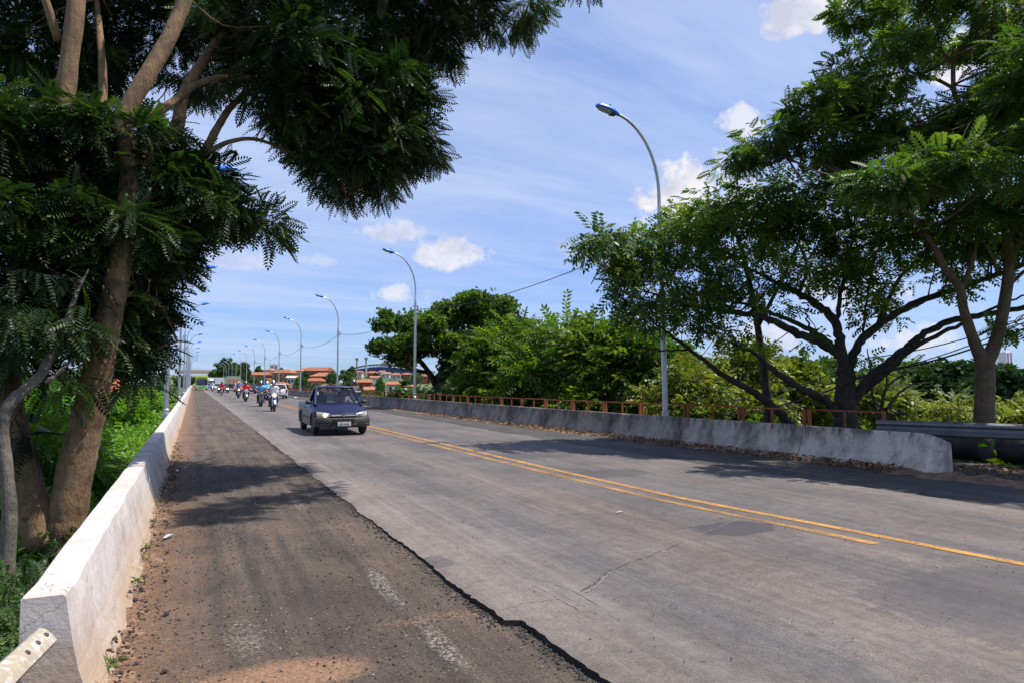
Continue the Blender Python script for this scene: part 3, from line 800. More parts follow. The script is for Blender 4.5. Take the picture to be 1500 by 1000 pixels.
cable('power_cable', 'thin black cable running from the nearest lamp bracket right into the tree crown', [(a[0]+.08, a[1], a[2]+5.9), tuple(at(1018, 331, 19.8)), tuple(at(1300, 330, 21))], .02, .12)
for k, (y0, y1, ls) in enumerate(((440, 607, 'lowest'), (432, 588, 'middle'), (424, 566, 'highest'))):
    cable('telephone_cable', 'black cable drooping behind the orange railing through the trees, %s of the three' % ls,
          [tuple(at(1660, y0-40, 15.5)), tuple(at(1272, 500 + 24*k if k else 548, 17.6)), tuple(at(1010, y1, 25)), tuple(at(900, y1-6, 36))], .022 if k == 0 else .014, .35, 'telephone cables behind the railing')
# ------------------------------------------------------------------ foliage
def quad_leaf(base, d, side, ln, wd, droop=0.0):
    b = np.array(base); d = np.array(d)/np.linalg.norm(d); s = np.array(side)/np.linalg.norm(side)
    tip = b + d*ln - np.array([0, 0, droop*ln]); m = b + d*ln*.45 - np.array([0, 0, droop*ln*.25])
    return [b, m + s*wd/2, tip, m - s*wd/2]
def proto_feather(pairs=9, L=.42, pin=.13, wd=.030):
    Q = []
    for i in range(pairs):
        t = (i+.6)/pairs; z = -.28*L*t*t; x = L*t; pl = pin*(1-.75*(t-.45)**2)*(1.0 if t < .9 else .75)
        for s in (-1, 1):
            dv = (.55, s*.85, -.10); Q.append(quad_leaf((x, 0, z), dv, (.85, -s*.55, .15), pl, wd, .12))
    Q.append(quad_leaf((L, 0, -.28*L), (1, 0, -.4), (0, 1, 0), pin*.7, wd))
    return np.array(Q)
def proto_pinnate(pairs=4, L=.36, leaf=.13, wd=.065):
    Q = []
    for i in range(pairs):
        t = (i+.8)/pairs; z = -.2*L*t*t; x = L*t
        for s in (-1, 1):
            tw = .25*((i*2+s) % 3 - 1)
            Q.append(quad_leaf((x, 0, z), (.5, s*.85, -.18+tw*.4), (.8, -s*.45, .25+tw), leaf, wd, .22))
    Q.append(quad_leaf((L, 0, -.2*L), (1, 0, -.45), (0, 1, .1), leaf, wd, .1))
    return np.array(Q)
def proto_tuft(n=10, r=.32, ln=.26, wd=.16, seed=1):
    g = np.random.default_rng(seed); Q = []
    for _ in range(n):
        b = g.normal(0, r*.45, 3); d = g.normal(0, 1, 3); d[2] = d[2]*.5 - .15; s = np.cross(d, g.normal(0, 1, 3))
        Q.append(quad_leaf(b, d, s, ln*g.uniform(.7, 1.3), wd*g.uniform(.7, 1.2), .1))
    return np.array(Q)

def leaf_object(name, sprays, proto, mat, parent, origin):
    """sprays: pos (N,3), X (N,3), Y, Z axes, scale, tint"""
    pos, X, Y, Z, s, tint = sprays
    F = proto.shape[0]; P = proto.reshape(-1, 3); Nn = len(pos)
    v = (P[None, :, 0:1]*X[:, None, :] + P[None, :, 1:2]*Y[:, None, :] + P[None, :, 2:3]*Z[:, None, :])*s[:, None, None] + (pos - origin)[:, None, :]
    v = v.reshape(-1, 3).astype(np.float32); nq = Nn*F
    me = bpy.data.meshes.new(name)
    me.vertices.add(nq*4); me.vertices.foreach_set('co', v.ravel())
    me.loops.add(nq*4); me.loops.foreach_set('vertex_index', np.arange(nq*4, dtype=np.int32))
    me.polygons.add(nq); me.polygons.foreach_set('loop_start', np.arange(0, nq*4, 4, dtype=np.int32))
    at_ = me.attributes.new('tint', 'FLOAT', 'FACE')
    g = np.random.default_rng(5); tt = np.clip(np.repeat(tint, F) + g.normal(0, .07, nq), 0, 1).astype(np.float32)
    at_.data.foreach_set('value', tt)
    me.update(calc_edges=True); me.validate()
    return link(name, me, mat, parent)

def unit(a): return a/(np.linalg.norm(a, axis=-1, keepdims=True)+1e-9)

def make_sprays(blobs, per, sub_r, g, flat=.55, droop=.25, shell=.45, smin=.75, smax=1.25, tint0=.0, tint1=1.0, out=.7):
    """blobs: (centre, axes 3x3, n sub clumps); returns sprays and the sub-clump centres"""
    Ps, Xs, Ts, subs = [], [], [], []
    for c, A, n in blobs:
        d = unit(g.normal(0, 1, (n, 3))); rr = g.uniform(shell**3, 1, (n, 1))**(1/3)
        sc_ = c + (d*rr) @ A
        for q, dd in zip(sc_, d):
            subs.append(q); m = max(2, int(per*g.uniform(.5, 1.4))); rs = sub_r*g.uniform(.55, 1.3)
            p = g.normal(0, 1, (m, 3)); p = unit(p)*(g.uniform(.05, 1, (m, 1))**.5)*rs; p[:, 2] *= flat
            oo = unit((dd @ A)[None, :])[0]
            x = unit(unit(p)*.9 + oo*out + g.normal(0, .45, (m, 3)) - np.array([0, 0, droop]))
            Ps.append(q + p); Xs.append(x); Ts.append(np.full(m, g.uniform(tint0, tint1)) + g.normal(0, .1, m))
    pos, X, tint = np.concatenate(Ps), np.concatenate(Xs), np.clip(np.concatenate(Ts), 0, 1)
    up = np.array([0, 0, 1.0]) + g.normal(0, .45, pos.shape)
    Y = unit(np.cross(up, X)); Z = np.cross(X, Y)
    return (pos, X, Y, Z, g.uniform(smin, smax, len(pos)), tint), np.array(subs)

NF = .8
def pix_blob(px, py, D, rx, ry, rd, n):
    c = at(px, py, D); A = np.array([_r*max(rx*D/1000-.22, .12), np.array([0, 0, 1.0])*max(ry*D/1000-.16, .08), _f*rd]); return (c, A, max(1, int(round(n*NF))))

def add_limb(bm, pts, sides, g, wob=.0):
    C = catmull([p[:3] for p in pts], 6); rr = np.interp(np.linspace(0, 1, len(C)), np.linspace(0, 1, len(pts)), [p[3] for p in pts])
    rr = rr*(1 + g.normal(0, .035, len(C)))
    if wob: C = [c + g.normal(0, wob, 3) if 0 < i < len(C)-1 else c for i, c in enumerate(C)]
    tube(bm, C, list(rr), sides); return C

def add_twigs(bm, limb_pts, subs, g, r0=.022, frac=.7, maxd=4.0):
    L = np.array(limb_pts)
    for q in subs:
        if g.uniform() > frac: continue
        d = np.linalg.norm(L - q, axis=1) + g.uniform(0, .6, len(L)); i = int(np.argmin(d)); a = L[i]
        if d[i] > maxd: continue
        m = (a+q)/2 + g.normal(0, .10, 3)*min(1.5, d[i]) - np.array([0, 0, .06*d[i]])
        tube(bm, catmull([a, m, q], 3), list(np.linspace(r0*(.6+.25*d[i]), r0*.3, 7))[:7], 4, False)

def pix_tree(name, label, cat, limbs, blobs, proto, per, sub_r, lmat, bmat, seed, twig=.022, frac=.7, sides=9, wob=.0, base=None, maxd=4.0, **kw):
    g = np.random.default_rng(seed)
    W = [[(*at(p[0], p[1], p[2]), p[3]) for p in l] for l in limbs]
    o0 = np.array(base if base is not None else W[0][0][:3])
    root = thing(name, label, cat, tuple(o0))
    bm = bmesh.new(); allp = []
    for l in W: allp += add_limb(bm, l, sides, g, wob)
    B = [pix_blob(*b) for b in blobs]
    sp, subs = make_sprays(B, per, sub_r, g, **kw)
    add_twigs(bm, allp, subs, g, twig, frac, maxd)
    bmesh.ops.translate(bm, vec=-Vector(o0), verts=bm.verts)
    obj('trunk', bm, bmat, root, 'all')
    leaf_object('crown', sp, proto, lmat, root, o0)
    return root

# leaf colours (albedo)
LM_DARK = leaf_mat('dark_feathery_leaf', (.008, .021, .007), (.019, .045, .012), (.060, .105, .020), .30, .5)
LM_FEATH = leaf_mat('feathery_leaf', (.038, .078, .016), (.082, .145, .028), (.15, .215, .038), .45)
LM_BROAD = leaf_mat('broad_leaf', (.030, .070, .010), (.075, .142, .019), (.195, .24, .028), .48, .55, .25)
LM_LIME = leaf_mat('bright_lime_leaf', (.080, .17, .012), (.14, .29, .020), (.24, .40, .040), .38)
LM_YEL = leaf_mat('yellow_green_leaf', (.075, .11, .016), (.15, .185, .028), (.27, .27, .05), .36)
LM_FOREST = leaf_mat('forest_leaf', (.015, .038, .010), (.030, .068, .016), (.060, .11, .024), .25)
LM_MID = leaf_mat('mid_green_leaf', (.030, .070, .016), (.055, .115, .022), (.11, .18, .035), .3)
LM_FAR = leaf_mat('far_green_leaf', (.040, .080, .024), (.065, .12, .034), (.11, .165, .05), .25)
BARK_BROWN = bark_mat('smooth_brown_bark', (.235, .14, .072), (.085, .053, .027), 2.4)
BARK_DARK = bark_mat('dark_rough_bark', (.060, .046, .036), (.020, .016, .013), 3.5)
BARK_GREY = bark_mat('grey_twig_bark', (.17, .145, .12), (.075, .062, .05), 4)
BARK_TAN = bark_mat('tan_bark', (.175, .118, .074), (.075, .053, .034), 3)
FEA = proto_feather(9, .30, .080, .026); FEA2 = proto_feather(6, .32, .115, .052); PIN = proto_pinnate(4, .30, .112, .060); PINB = proto_pinnate(6, .62, .17, .070); TUF = proto_tuft(); TUFB = proto_tuft(12, .5, .42, .25, 2)

# --- big tree beside the left barrier, canopy reaching over the road
D0 = 7.6
limbs = [
    [(88, 1010, D0, .28), (90, 880, D0, .235), (93, 800, D0, .205), (99, 755, D0, .19), (110, 690, D0, .185), (122, 640, D0, .172), (136, 580, D0, .162), (148, 520, D0, .152), (170, 416, D0, .128), (184, 330, D0+.1, .118), (192, 250, D0+.2, .11)],
    [(192, 250, D0+.2, .105), (180, 180, D0+.2, .10), (215, 112, D0+.3, .098), (250, 50, D0+.5, .09), (285, -40, D0+.7, .08), (330, -180, D0+1, .06), (380, -330, D0+1.4, .03)],
    [(64, 800, D0-.1, .19), (48, 735, D0-.1, .165), (26, 660, D0-.1, .155), (10, 580, D0, .15), (12, 500, D0, .148), (30, 420, D0, .14), (62, 320, D0, .12), (88, 200, D0, .108), (100, 100, D0, .10), (112, 0, D0, .095), (120, -160, D0, .07), (110, -320, D0, .03)],
    [(86, 60, D0, .05), (60, -20, D0-.2, .04), (30, -120, D0-.3, .02)],
    [(150, 190, 8.6, .06), (150, 100, 8.8, .05), (140, -20, 9.2, .03)],
    [(192, 260, D0+.2, .09), (225, 215, 8.2, .085), (258, 190, 8.6, .082), (268, 140, 8.9, .075), (300, 85, 9.3, .065), (335, 40, 9.7, .055), (390, -5, 10.2, .05), (470, -60, 11, .03)],
    [(212, 176, 8.1, .055), (255, 148, 8.6, .05), (290, 123, 9.0, .045), (345, 112, 9.4, .038), (420, 125, 10, .03), (500, 140, 10.5, .025), (560, 170, 11, .02), (610, 200, 11.3, .012)],
    [(280, 250, 8.9, .062), (302, 218, 9.1, .058), (320, 185, 9.3, .052), (345, 150, 9.6, .045), (400, 110, 10.1, .038), (470, 60, 10.7, .034), (555, 5, 11.3, .028), (640, -20, 11.8, .02), (740, 0, 12.2, .012)],
    [(192, 300, D0+.2, .07), (240, 275, 8.3, .065), (280, 250, 8.9, .06), (308, 222, 9.1, .036), (340, 207, 9.3, .032), (378, 205, 9.6, .024), (430, 225, 10, .015)],
    [(184, 340, D0+.1, .05), (230, 320, 8.2, .04), (290, 310, 8.7, .03), (350, 320, 9.0, .02), (400, 325, 9.2, .01)],
    [(165, 440, D0, .04), (200, 430, 8.0, .03), (235, 450, 8.3, .02), (260, 500, 8.5, .012)],
    [(12, 500, D0, .05), (-60, 400, 7.4, .04), (-140, 250, 7.3, .03)],
    [(470, 60, 10.7, .03), (540, 60, 11.2, .025), (620, 55, 11.6, .018), (660, 80, 11.8, .01)],
    [(345, 112, 9.4, .03), (400, 170, 9.9, .025), (470, 240, 10.5, .018), (530, 280, 11, .01)],
]
blobs = [
    (60, 60, 8, 120, 110, 1.3, 95), (60, 230, 7.8, 100, 95, 1.2, 80), (70, 340, 7.6, 85, 65, 1.0, 55), (15, 400, 7.2, 50, 60, .8, 30), (110, 405, 8.3, 60, 36, .5, 26),
    (190, 230, 8.4, 95, 80, 1.2, 70), (180, 340, 8.0, 85, 60, 1.0, 52), (265, 290, 8.8, 70, 50, 1.0, 40), (226, 352, 8.6, 38, 36, .8, 19), (335, 312, 9.0, 48, 20, .7, 16), (385, 325, 9.1, 28, 10, .4, 7), (306, 265, 9.0, 34, 28, .7, 12),
    (196, 440, 8.3, 40, 42, .7, 20), (224, 398, 8.4, 26, 28, .6, 8), (192, 500, 8.4, 36, 36, .7, 17), (200, 525, 8.4, 26, 12, .4, 4), (190, 460, 8.3, 24, 34, .4, 6), (80, 470, 7.0, 34, 14, .3, 5), (20, 520, 7.1, 25, 25, .4, 6), (40, 640, 7.6, 24, 26, .3, 4), (190, 548, 8.2, 22, 10, .3, 2),
    (270, 70, 9.3, 90, 80, 1.3, 52), (400, 60, 10, 110, 90, 1.4, 80), (428, 162, 10, 66, 52, 1.2, 40), (490, 130, 10.6, 95, 75, 1.3, 74), (545, 205, 11, 75, 55, 1.1, 50), (488, 258, 10.8, 38, 32, .8, 18), (556, 258, 11.1, 40, 26, .8, 18), (590, 150, 11.2, 48, 55, .9, 26), (615, 205, 11.4, 30, 28, .7, 12),
    (570, 60, 11.2, 55, 70, 1.0, 38), (640, 35, 11.6, 40, 55, .9, 28), (690, 0, 12, 60, 26, .9, 22), (765, 4, 12.3, 40, 20, .7, 12), (330, -40, 9.5, 160, 80, 1.6, 80), (560, -60, 11.4, 170, 60, 1.6, 70),
    (120, -120, 8, 250, 110, 1.8, 110), (330, -230, 9.5, 250, 130, 2.2, 110), (560, -200, 12.3, 230, 100, 2.2, 80), (-150, 150, 7.5, 110, 260, 1.4, 70), (787, -95, 9.2, 45, 30, .5, 14), (860, -60, 10.2, 30, 16, .4, 7), (440, -420, 11.5, 300, 120, 2.6, 90), (180, -380, 9, 300, 140, 2.4, 90), (-60, -150, 7, 160, 180, 1.6, 50),
]
blobs = [(b[0], b[1], b[2] + (1.7 if b[1] < 165 and b[0] < 340 else .25 if b[0] > 440 and b[1] > 0 else 0), b[3], b[4], b[5]*(1.9 if b[0] > 440 and b[1] > -100 else 1), int(b[6]*(1.35 if b[0] > 440 else 1))) for b in blobs]
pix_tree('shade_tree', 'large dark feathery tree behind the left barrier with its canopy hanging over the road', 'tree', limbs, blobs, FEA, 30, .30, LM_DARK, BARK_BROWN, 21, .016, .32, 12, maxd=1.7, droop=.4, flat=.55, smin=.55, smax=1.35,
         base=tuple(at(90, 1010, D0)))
# grey crooked sapling leaning across the big trunk
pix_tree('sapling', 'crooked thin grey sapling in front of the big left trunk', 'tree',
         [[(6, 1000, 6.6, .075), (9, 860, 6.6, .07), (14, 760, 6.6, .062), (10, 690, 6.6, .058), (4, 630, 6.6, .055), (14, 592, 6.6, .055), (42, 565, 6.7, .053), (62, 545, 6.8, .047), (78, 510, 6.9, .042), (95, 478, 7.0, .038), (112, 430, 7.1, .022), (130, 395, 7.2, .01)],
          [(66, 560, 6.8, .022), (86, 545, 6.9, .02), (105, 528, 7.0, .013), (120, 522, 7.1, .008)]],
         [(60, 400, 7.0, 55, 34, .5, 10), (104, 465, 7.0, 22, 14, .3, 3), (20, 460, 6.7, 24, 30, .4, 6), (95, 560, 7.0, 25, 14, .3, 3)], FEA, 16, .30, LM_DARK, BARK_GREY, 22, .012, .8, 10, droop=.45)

# --- tall feathery tree at the right edge
DR = 16.5
limbs = [
    [(1442, 690, DR, .34), (1442, 600, DR, .245), (1443, 560, DR, .24), (1442, 522, DR, .25)],
    [(1440, 530, DR, .24), (1425, 495, DR, .19), (1412, 455, DR, .16), (1405, 420, DR, .145), (1385, 395, DR, .13), (1370, 365, DR, .11), (1345, 330, DR, .08), (1310, 290, DR, .05)],
    [(1408, 425, DR, .10), (1420, 395, DR, .085), (1432, 350, DR, .06), (1436, 310, DR, .04)],
    [(1446, 530, DR, .25), (1462, 490, DR, .21), (1472, 440, DR, .19), (1478, 390, DR, .18), (1474, 340, DR, .165), (1464, 290, DR, .145), (1450, 245, DR, .125), (1432, 205, DR, .11), (1416, 172, DR, .10), (1403, 148, DR, .092), (1397, 130, DR, .085), (1396, 92, DR, .07)],
    [(1396, 92, DR, .06), (1378, 75, DR, .05), (1362, 66, DR, .045), (1338, 52, DR, .04), (1312, 38, DR, .03), (1290, 12, DR, .02)],
    [(1396, 92, DR, .055), (1405, 76, DR, .045), (1412, 58, DR, .035), (1440, 52, DR, .03), (1464, 38, DR, .02)],
    [(1362, 66, DR, .03), (1352, 40, DR, .025), (1345, 10, DR, .015)],
    [(1397, 130, DR, .065), (1375, 118, DR, .058), (1350, 110, DR, .05), (1330, 104, DR, .042), (1308, 88, DR, .03), (1300, 60, DR, .02)],
    [(1330, 104, DR, .03), (1290, 112, DR, .025), (1250, 122, DR, .02), (1210, 135, DR, .012)],
    [(1455, 270, DR, .08), (1400, 255, DR, .07), (1350, 238, DR, .06), (1310, 218, DR, .052), (1268, 198, DR, .045), (1225, 180, DR, .035), (1190, 155, DR, .02)],
    [(1310, 218, DR, .035), (1300, 195, DR, .03), (1285, 175, DR, .02)],
    [(1240, 242, DR, .03), (1215, 225, DR, .025), (1190, 210, DR, .02), (1140, 225, DR, .012)],
    [(1350, 238, DR, .04), (1290, 250, DR, .035), (1240, 242, DR, .03), (1190, 232, DR, .02), (1110, 230, DR, .012)],
    [(1478, 390, DR, .09), (1500, 340, DR, .08), (1540, 280, DR, .07), (1580, 200, DR, .05)],
    [(1476, 420, DR, .07), (1510, 390, DR, .06), (1560, 360, DR, .04)],
    [(1462, 400, DR, .06), (1450, 370, DR, .05), (1425, 330, DR, .03)],
]
blobs = [
    (1440, 30, DR, 110, 55, 2.2, 40), (1330, 30, DR, 80, 45, 2.0, 28), (1250, 20, DR, 42, 26, 1.5, 10), (1290, 100, DR, 70, 40, 1.8, 22), (1235, 115, DR, 40, 42, 1.6, 16), (1195, 165, DR, 60, 36, 1.6, 20), (1130, 200, DR, 52, 30, 1.4, 16), (1075, 235, DR, 34, 18, 1.0, 7), (1110, 235, DR, 30, 12, 1, 4), (1200, 215, DR, 65, 36, 1.6, 18),
    (1290, 165, DR, 60, 28, 1.6, 12), (1340, 185, DR, 75, 45, 2.0, 26), (1430, 180, DR, 70, 70, 2.0, 30), (1480, 110, DR, 45, 60, 1.6, 18), (1290, 235, DR, 85, 35, 1.8, 22), (1390, 250, DR, 70, 42, 1.8, 18), (1470, 260, DR, 60, 60, 1.8, 20), (1440, 340, DR, 60, 40, 1.5, 7), (1490, 340, DR, 40, 40, 1.5, 7),
    (1400, -70, DR, 180, 60, 3.0, 34), (1600, 60, DR, 110, 150, 3, 40), (1580, 260, DR, 80, 100, 2.5, 24), (1480, 480, DR, 22, 14, .5, 3), (1375, 330, DR, 40, 30, 1.5, 6),
    (1750, 150, 20, 150, 120, 3, 34), (1560, -40, 18.5, 160, 80, 3, 34), (1800, 0, 15, 200, 90, 2.5, 30), (1850, 250, 13.5, 160, 70, 2.0, 22), (2050, 100, 12.5, 250, 120, 2.2, 30), (1600, 90, 15, 130, 110, 2.6, 45), (1720, 40, 14.4, 150, 130, 2.6, 50), (1860, 0, 13.2, 170, 140, 2.6, 50), (2020, -60, 12.4, 190, 150, 2.6, 50), (2250, -120, 11.5, 230, 170, 2.6, 50), (1560, 220, 14.5, 60, 60, 1.6, 16), (1376, 245, 15.5, 55, 34, 1.4, 22), (1285, 268, 15.8, 50, 28, 1.4, 16),
]
limbs = [[(p[0], p[1], p[2], p[3]*.88) for p in limbs[0]]] + [[(p[0], p[1], p[2], p[3]*.68) for p in l] for l in limbs[1:]]
pix_tree('feathery_tree', 'tall feathery tree with forked tan trunk at the right edge, standing behind the steel guardrail', 'tree', limbs, [(b[0], b[1], b[2]*(1.0 if b[2] == DR else .8), b[3], b[4], b[5]*.8, int(b[6]*(.92 if b[0] < 1480 else 1.2))) for b in blobs], FEA2, 30, .38, LM_FEATH, BARK_TAN, 31, .022, .8, 9, droop=.3, flat=.45)

# --- dark spreading tree behind the railing
DC = 18.6
limbs = [
    [(1240, 680, DC, .50), (1240, 640, DC, .40), (1238, 610, DC, .33), (1238, 575, DC, .29), (1240, 540, DC, .26)],
    [(1240, 560, DC, .22), (1236, 530, DC, .20), (1218, 510, DC, .175), (1190, 496, DC-.2, .15), (1160, 484, DC-.3, .135), (1130, 468, DC-.5, .115), (1095, 460, DC-.7, .10), (1060, 456, DC-.9, .085), (1020, 450, DC-1, .06), (980, 440, DC-1.1, .04), (930, 420, DC-1.2, .02)],
    [(1222, 512, DC, .12), (1212, 500, DC+.1, .11), (1180, 480, DC+.2, .09), (1140, 462, DC+.3, .07), (1100, 448, DC+.3, .055), (1060, 440, DC+.4, .04), (1010, 425, DC+.4, .02)],
    [(1232, 610, DC, .20), (1214, 590, DC-.1, .155), (1196, 578, DC-.2, .14), (1172, 568, DC-.3, .125), (1148, 552, DC-.4, .11), (1128, 538, DC-.5, .09), (1108, 520, DC-.6, .07), (1085, 508, DC-.7, .045), (1050, 495, DC-.8, .025)],
    [(1160, 640, DC+.8, .20), (1148, 612, DC+.7, .17), (1125, 590, DC+.6, .145), (1098, 570, DC+.5, .125), (1065, 552, DC+.4, .105), (1035, 530, DC+.3, .085), (1008, 510, DC+.2, .065), (975, 485, DC, .045), (940, 460, DC-.2, .025), (900, 430, DC-.3, .012)],
    [(1008, 512, DC+.2, .04), (960, 512, DC, .03), (920, 500, DC-.1, .015)],
    [(1238, 545, DC, .19), (1230, 500, DC, .17), (1222, 470, DC+.1, .15), (1195, 445, DC+.2, .13), (1168, 428, DC+.2, .11), (1140, 415, DC+.2, .075), (1100, 395, DC+.2, .045), (1050, 370, DC, .025), (990, 345, DC-.3, .012)],
    [(1170, 430, DC+.2, .07), (1182, 400, DC+.2, .055), (1175, 370, DC+.1, .04), (1150, 330, DC, .02)],
    [(1225, 475, DC, .09), (1232, 430, DC-.3, .07), (1245, 380, DC-.5, .045), (1250, 330, DC-.6, .02)],
    [(1240, 550, DC, .17), (1258, 505, DC, .15), (1282, 480, DC-.1, .135), (1320, 455, DC-.3, .12), (1362, 436, DC-.5, .105), (1400, 425, DC-.6, .095), (1440, 410, DC-.8, .085), (1475, 398, DC-1, .075), (1540, 372, DC-1.3, .05)],
    [(1250, 590, DC, .19), (1268, 560, DC-.1, .165), (1290, 540, DC-.2, .15), (1320, 515, DC-.3, .135), (1350, 492, DC-.4, .12), (1385, 473, DC-.6, .11), (1420, 464, DC-.7, .10), (1460, 458, DC-.9, .09), (1510, 448, DC-1.1, .08), (1600, 430, DC-1.5, .05)],
    [(1262, 575, DC, .11), (1300, 545, DC-.5, .095), (1345, 505, DC-.7, .08), (1400, 478, DC-.9, .065), (1470, 445, DC-1.2, .04), (1520, 425, DC-1.3, .02)],
    [(1285, 478, DC, .08), (1310, 420, DC+.2, .07), (1345, 378, DC+.3, .06), (1385, 340, DC+.3, .045), (1440, 310, DC+.3, .03), (1490, 280, DC+.3, .015)],
    [(1262, 500, DC, .045), (1268, 460, DC, .04), (1276, 400, DC, .03), (1290, 350, DC, .02)],
    [(1190, 496, DC-.2, .05), (1182, 470, DC-.4, .03), (1180, 455, DC-.5, .02)],
]
blobs = [
    (880, 352, 17.6, 24, 14, .8, 10), (930, 375, 17.8, 58, 34, 1.6, 44), (905, 400, 17.7, 30, 30, 1.2, 14), (1000, 345, 18, 60, 36, 1.9, 44), (950, 440, 17.8, 55, 34, 1.6, 30), (1030, 400, 18, 70, 42, 2.2, 54), (1010, 450, 18, 60, 26, 1.8, 20), (930, 480, 18, 48, 20, 1.4, 14), (1000, 470, 18, 50, 24, 1.4, 12),
    (1090, 330, 18.3, 75, 46, 2.2, 58), (1110, 400, 18.4, 75, 34, 2.2, 42), (1180, 330, 18.4, 85, 55, 2.4, 70), (1200, 395, 18.4, 60, 30, 2.0, 28), (1215, 275, 18.4, 40, 20, 1.4, 14), (1050, 300, 18.2, 40, 16, 1.3, 12), (1270, 350, 18.3, 80, 60, 2.4, 66), (1350, 340, 18.2, 80, 50, 2.4, 58), (1430, 330, 18, 80, 50, 2.4, 50), (1500, 360, 17.8, 60, 50, 2.0, 30),
    (1330, 420, 18.2, 70, 30, 1.8, 22), (1250, 430, 18.2, 46, 26, 1.6, 14), (1420, 385, 18, 60, 26, 1.7, 14), (1130, 440, 18, 70, 16, 1.4, 10), (1060, 490, 18.2, 50, 26, 1.4, 9), (1150, 500, 18, 40, 20, 1.2, 3), (1310, 470, 18, 60, 24, 1.4, 6), (1340, 290, 18.2, 90, 22, 2, 24), (1480, 300, 17.6, 60, 24, 2, 16),
    (1560, 330, 16.8, 110, 60, 2.2, 40), (1700, 300, 15, 140, 70, 2.2, 40), (1480, 310, 15.2, 160, 40, 1.0, 14),
]
limbs = [[(p[0], p[1], p[2], p[3]*(.78 if p[3] < .24 else .9)) for p in l] for l in limbs]
pix_tree('spreading_tree', 'dark spreading tree with low black limbs behind the right hand railing', 'tree', limbs, [(*b[:6], max(2, int(b[6]*.64))) for b in blobs], PIN, 17, .36, LM_BROAD, BARK_DARK, 41, .022, .85, 10, .015, droop=.35, flat=.65)
# long pinnate foliage catching the sun on top of the spreading tree
pix_tree('ash_tree', 'young tree with long drooping sunlit pinnate leaves showing above the dark spreading tree', 'tree',
         [[(1130, 700, 20.2, .16), (1125, 600, 20.2, .13), (1110, 480, 20.0, .10), (1090, 380, 19.6, .07), (1070, 320, 19.2, .04), (1060, 295, 19, .02)], [(1110, 480, 20, .06), (1160, 380, 19.4, .045), (1190, 300, 19, .03), (1200, 265, 18.8, .015)], [(1090, 380, 19.6, .05), (1000, 350, 18.6, .035), (920, 345, 17.4, .025), (870, 345, 17, .012)]],
         [(880, 350, 17, 24, 14, .6, 9), (1050, 305, 19, 55, 18, 1.0, 12), (1180, 280, 18.7, 75, 26, 1.2, 20), (1120, 300, 18.8, 60, 22, 1.2, 14), (925, 345, 17.3, 26, 14, .7, 6), (1310, 270, 18.4, 50, 22, 1.2, 8), (920, 420, 17.2, 40, 22, .6, 5)], PINB, 9, .5, LM_MID, BARK_DARK, 43, .02, .8, 7, droop=.35, flat=.6, out=1.0)

def gtree(name, label, px, py_base, D, py_top, wpx, proto, lmat, bmat, seed, per=14, n=60, sub=.8, depth=None, layers=None, group=None, sc_=1.0, flat=.6, tmin=0, tmax=1.0, low=.15, trunk=.02):
    """free-standing tree or bush: several limbs fan out from one trunk, clumps of leaves round their ends"""
    g = np.random.default_rng(seed)
    q = (px-283)/1104
    if px > 300 and D < 70:                      # keep clear of the railing
        D = max(D, 13.5/(q - .00045*wpx))
    base = at(px, py_base, D); topz = at(px, py_top, D)[2]; H = topz - base[2]; W = wpx*D/2000
    base[2] = min(base[2], float(terrain_z(base[0], base[1])) + .0); H = topz - base[2]
    root = thing(name, label, 'bush' if 'bush' in name else 'tree', tuple(base), group=group)

    bm = bmesh.new(); pts = []
    fork = base + np.array([g.normal(0, .02*H), g.normal(0, .02*H), H*max(.12, low+.1)])
    pts += add_limb(bm, [(*base - np.array([0, 0, .5]), trunk*H*1.3), (*base, trunk*H*1.15), (*((base+fork)/2 + g.normal(0, .02*H, 3)), trunk*H), (*fork, trunk*H*.9)][0:4] if False else [(base[0], base[1], base[2]-.5, trunk*H*1.35), (base[0], base[1], base[2]+.05*H, trunk*H*1.1), (*fork, trunk*H*.9)], 7, g)
    B = []
    m = layers or 9
    dd = depth or W*.8
    for i in range(m):
        a = 2*PI*i/m + g.uniform(-.3, .3); rr = g.uniform(.35, .72) if i else 0.05; hh = g.uniform(low+.25, .82) if i else .80
        hh = min(hh, .93 - .30*rr)
        c = base + math.cos(a)*rr*W*_r + math.sin(a)*rr*dd*_f + np.array([0, 0, hh*H])
        s = g.uniform(.30, .46)
        B.append((c, np.array([_r*W*s, np.array([0, 0, 1.0])*min(H*.20, W*s*.75), _f*dd*s]), max(2, int(n/m))))
        mid = fork*.45 + c*.55 + g.normal(0, .04*H, 3) - np.array([0, 0, .04*H])
        pts += add_limb(bm, [(*fork, trunk*H*.55), (*mid, trunk*H*.38), (*c, trunk*H*.14)], 5, g)
    sp, subs = make_sprays(B, per, sub, g, flat=flat, droop=.2, shell=.35, smin=.75*sc_, smax=1.3*sc_, tint0=tmin, tint1=tmax)
    add_twigs(bm, pts, subs, g, .012*D/20, .6)
    bmesh.ops.translate(bm, vec=-Vector(base), verts=bm.verts)
    obj('trunk', bm, bmat, root, 'all'); leaf_object('crown', sp, proto, lmat, root, base)
    return root

# --- trees and bushes beyond the railing, left to right in the photograph
g_tree = 'trees beyond the right hand railing'
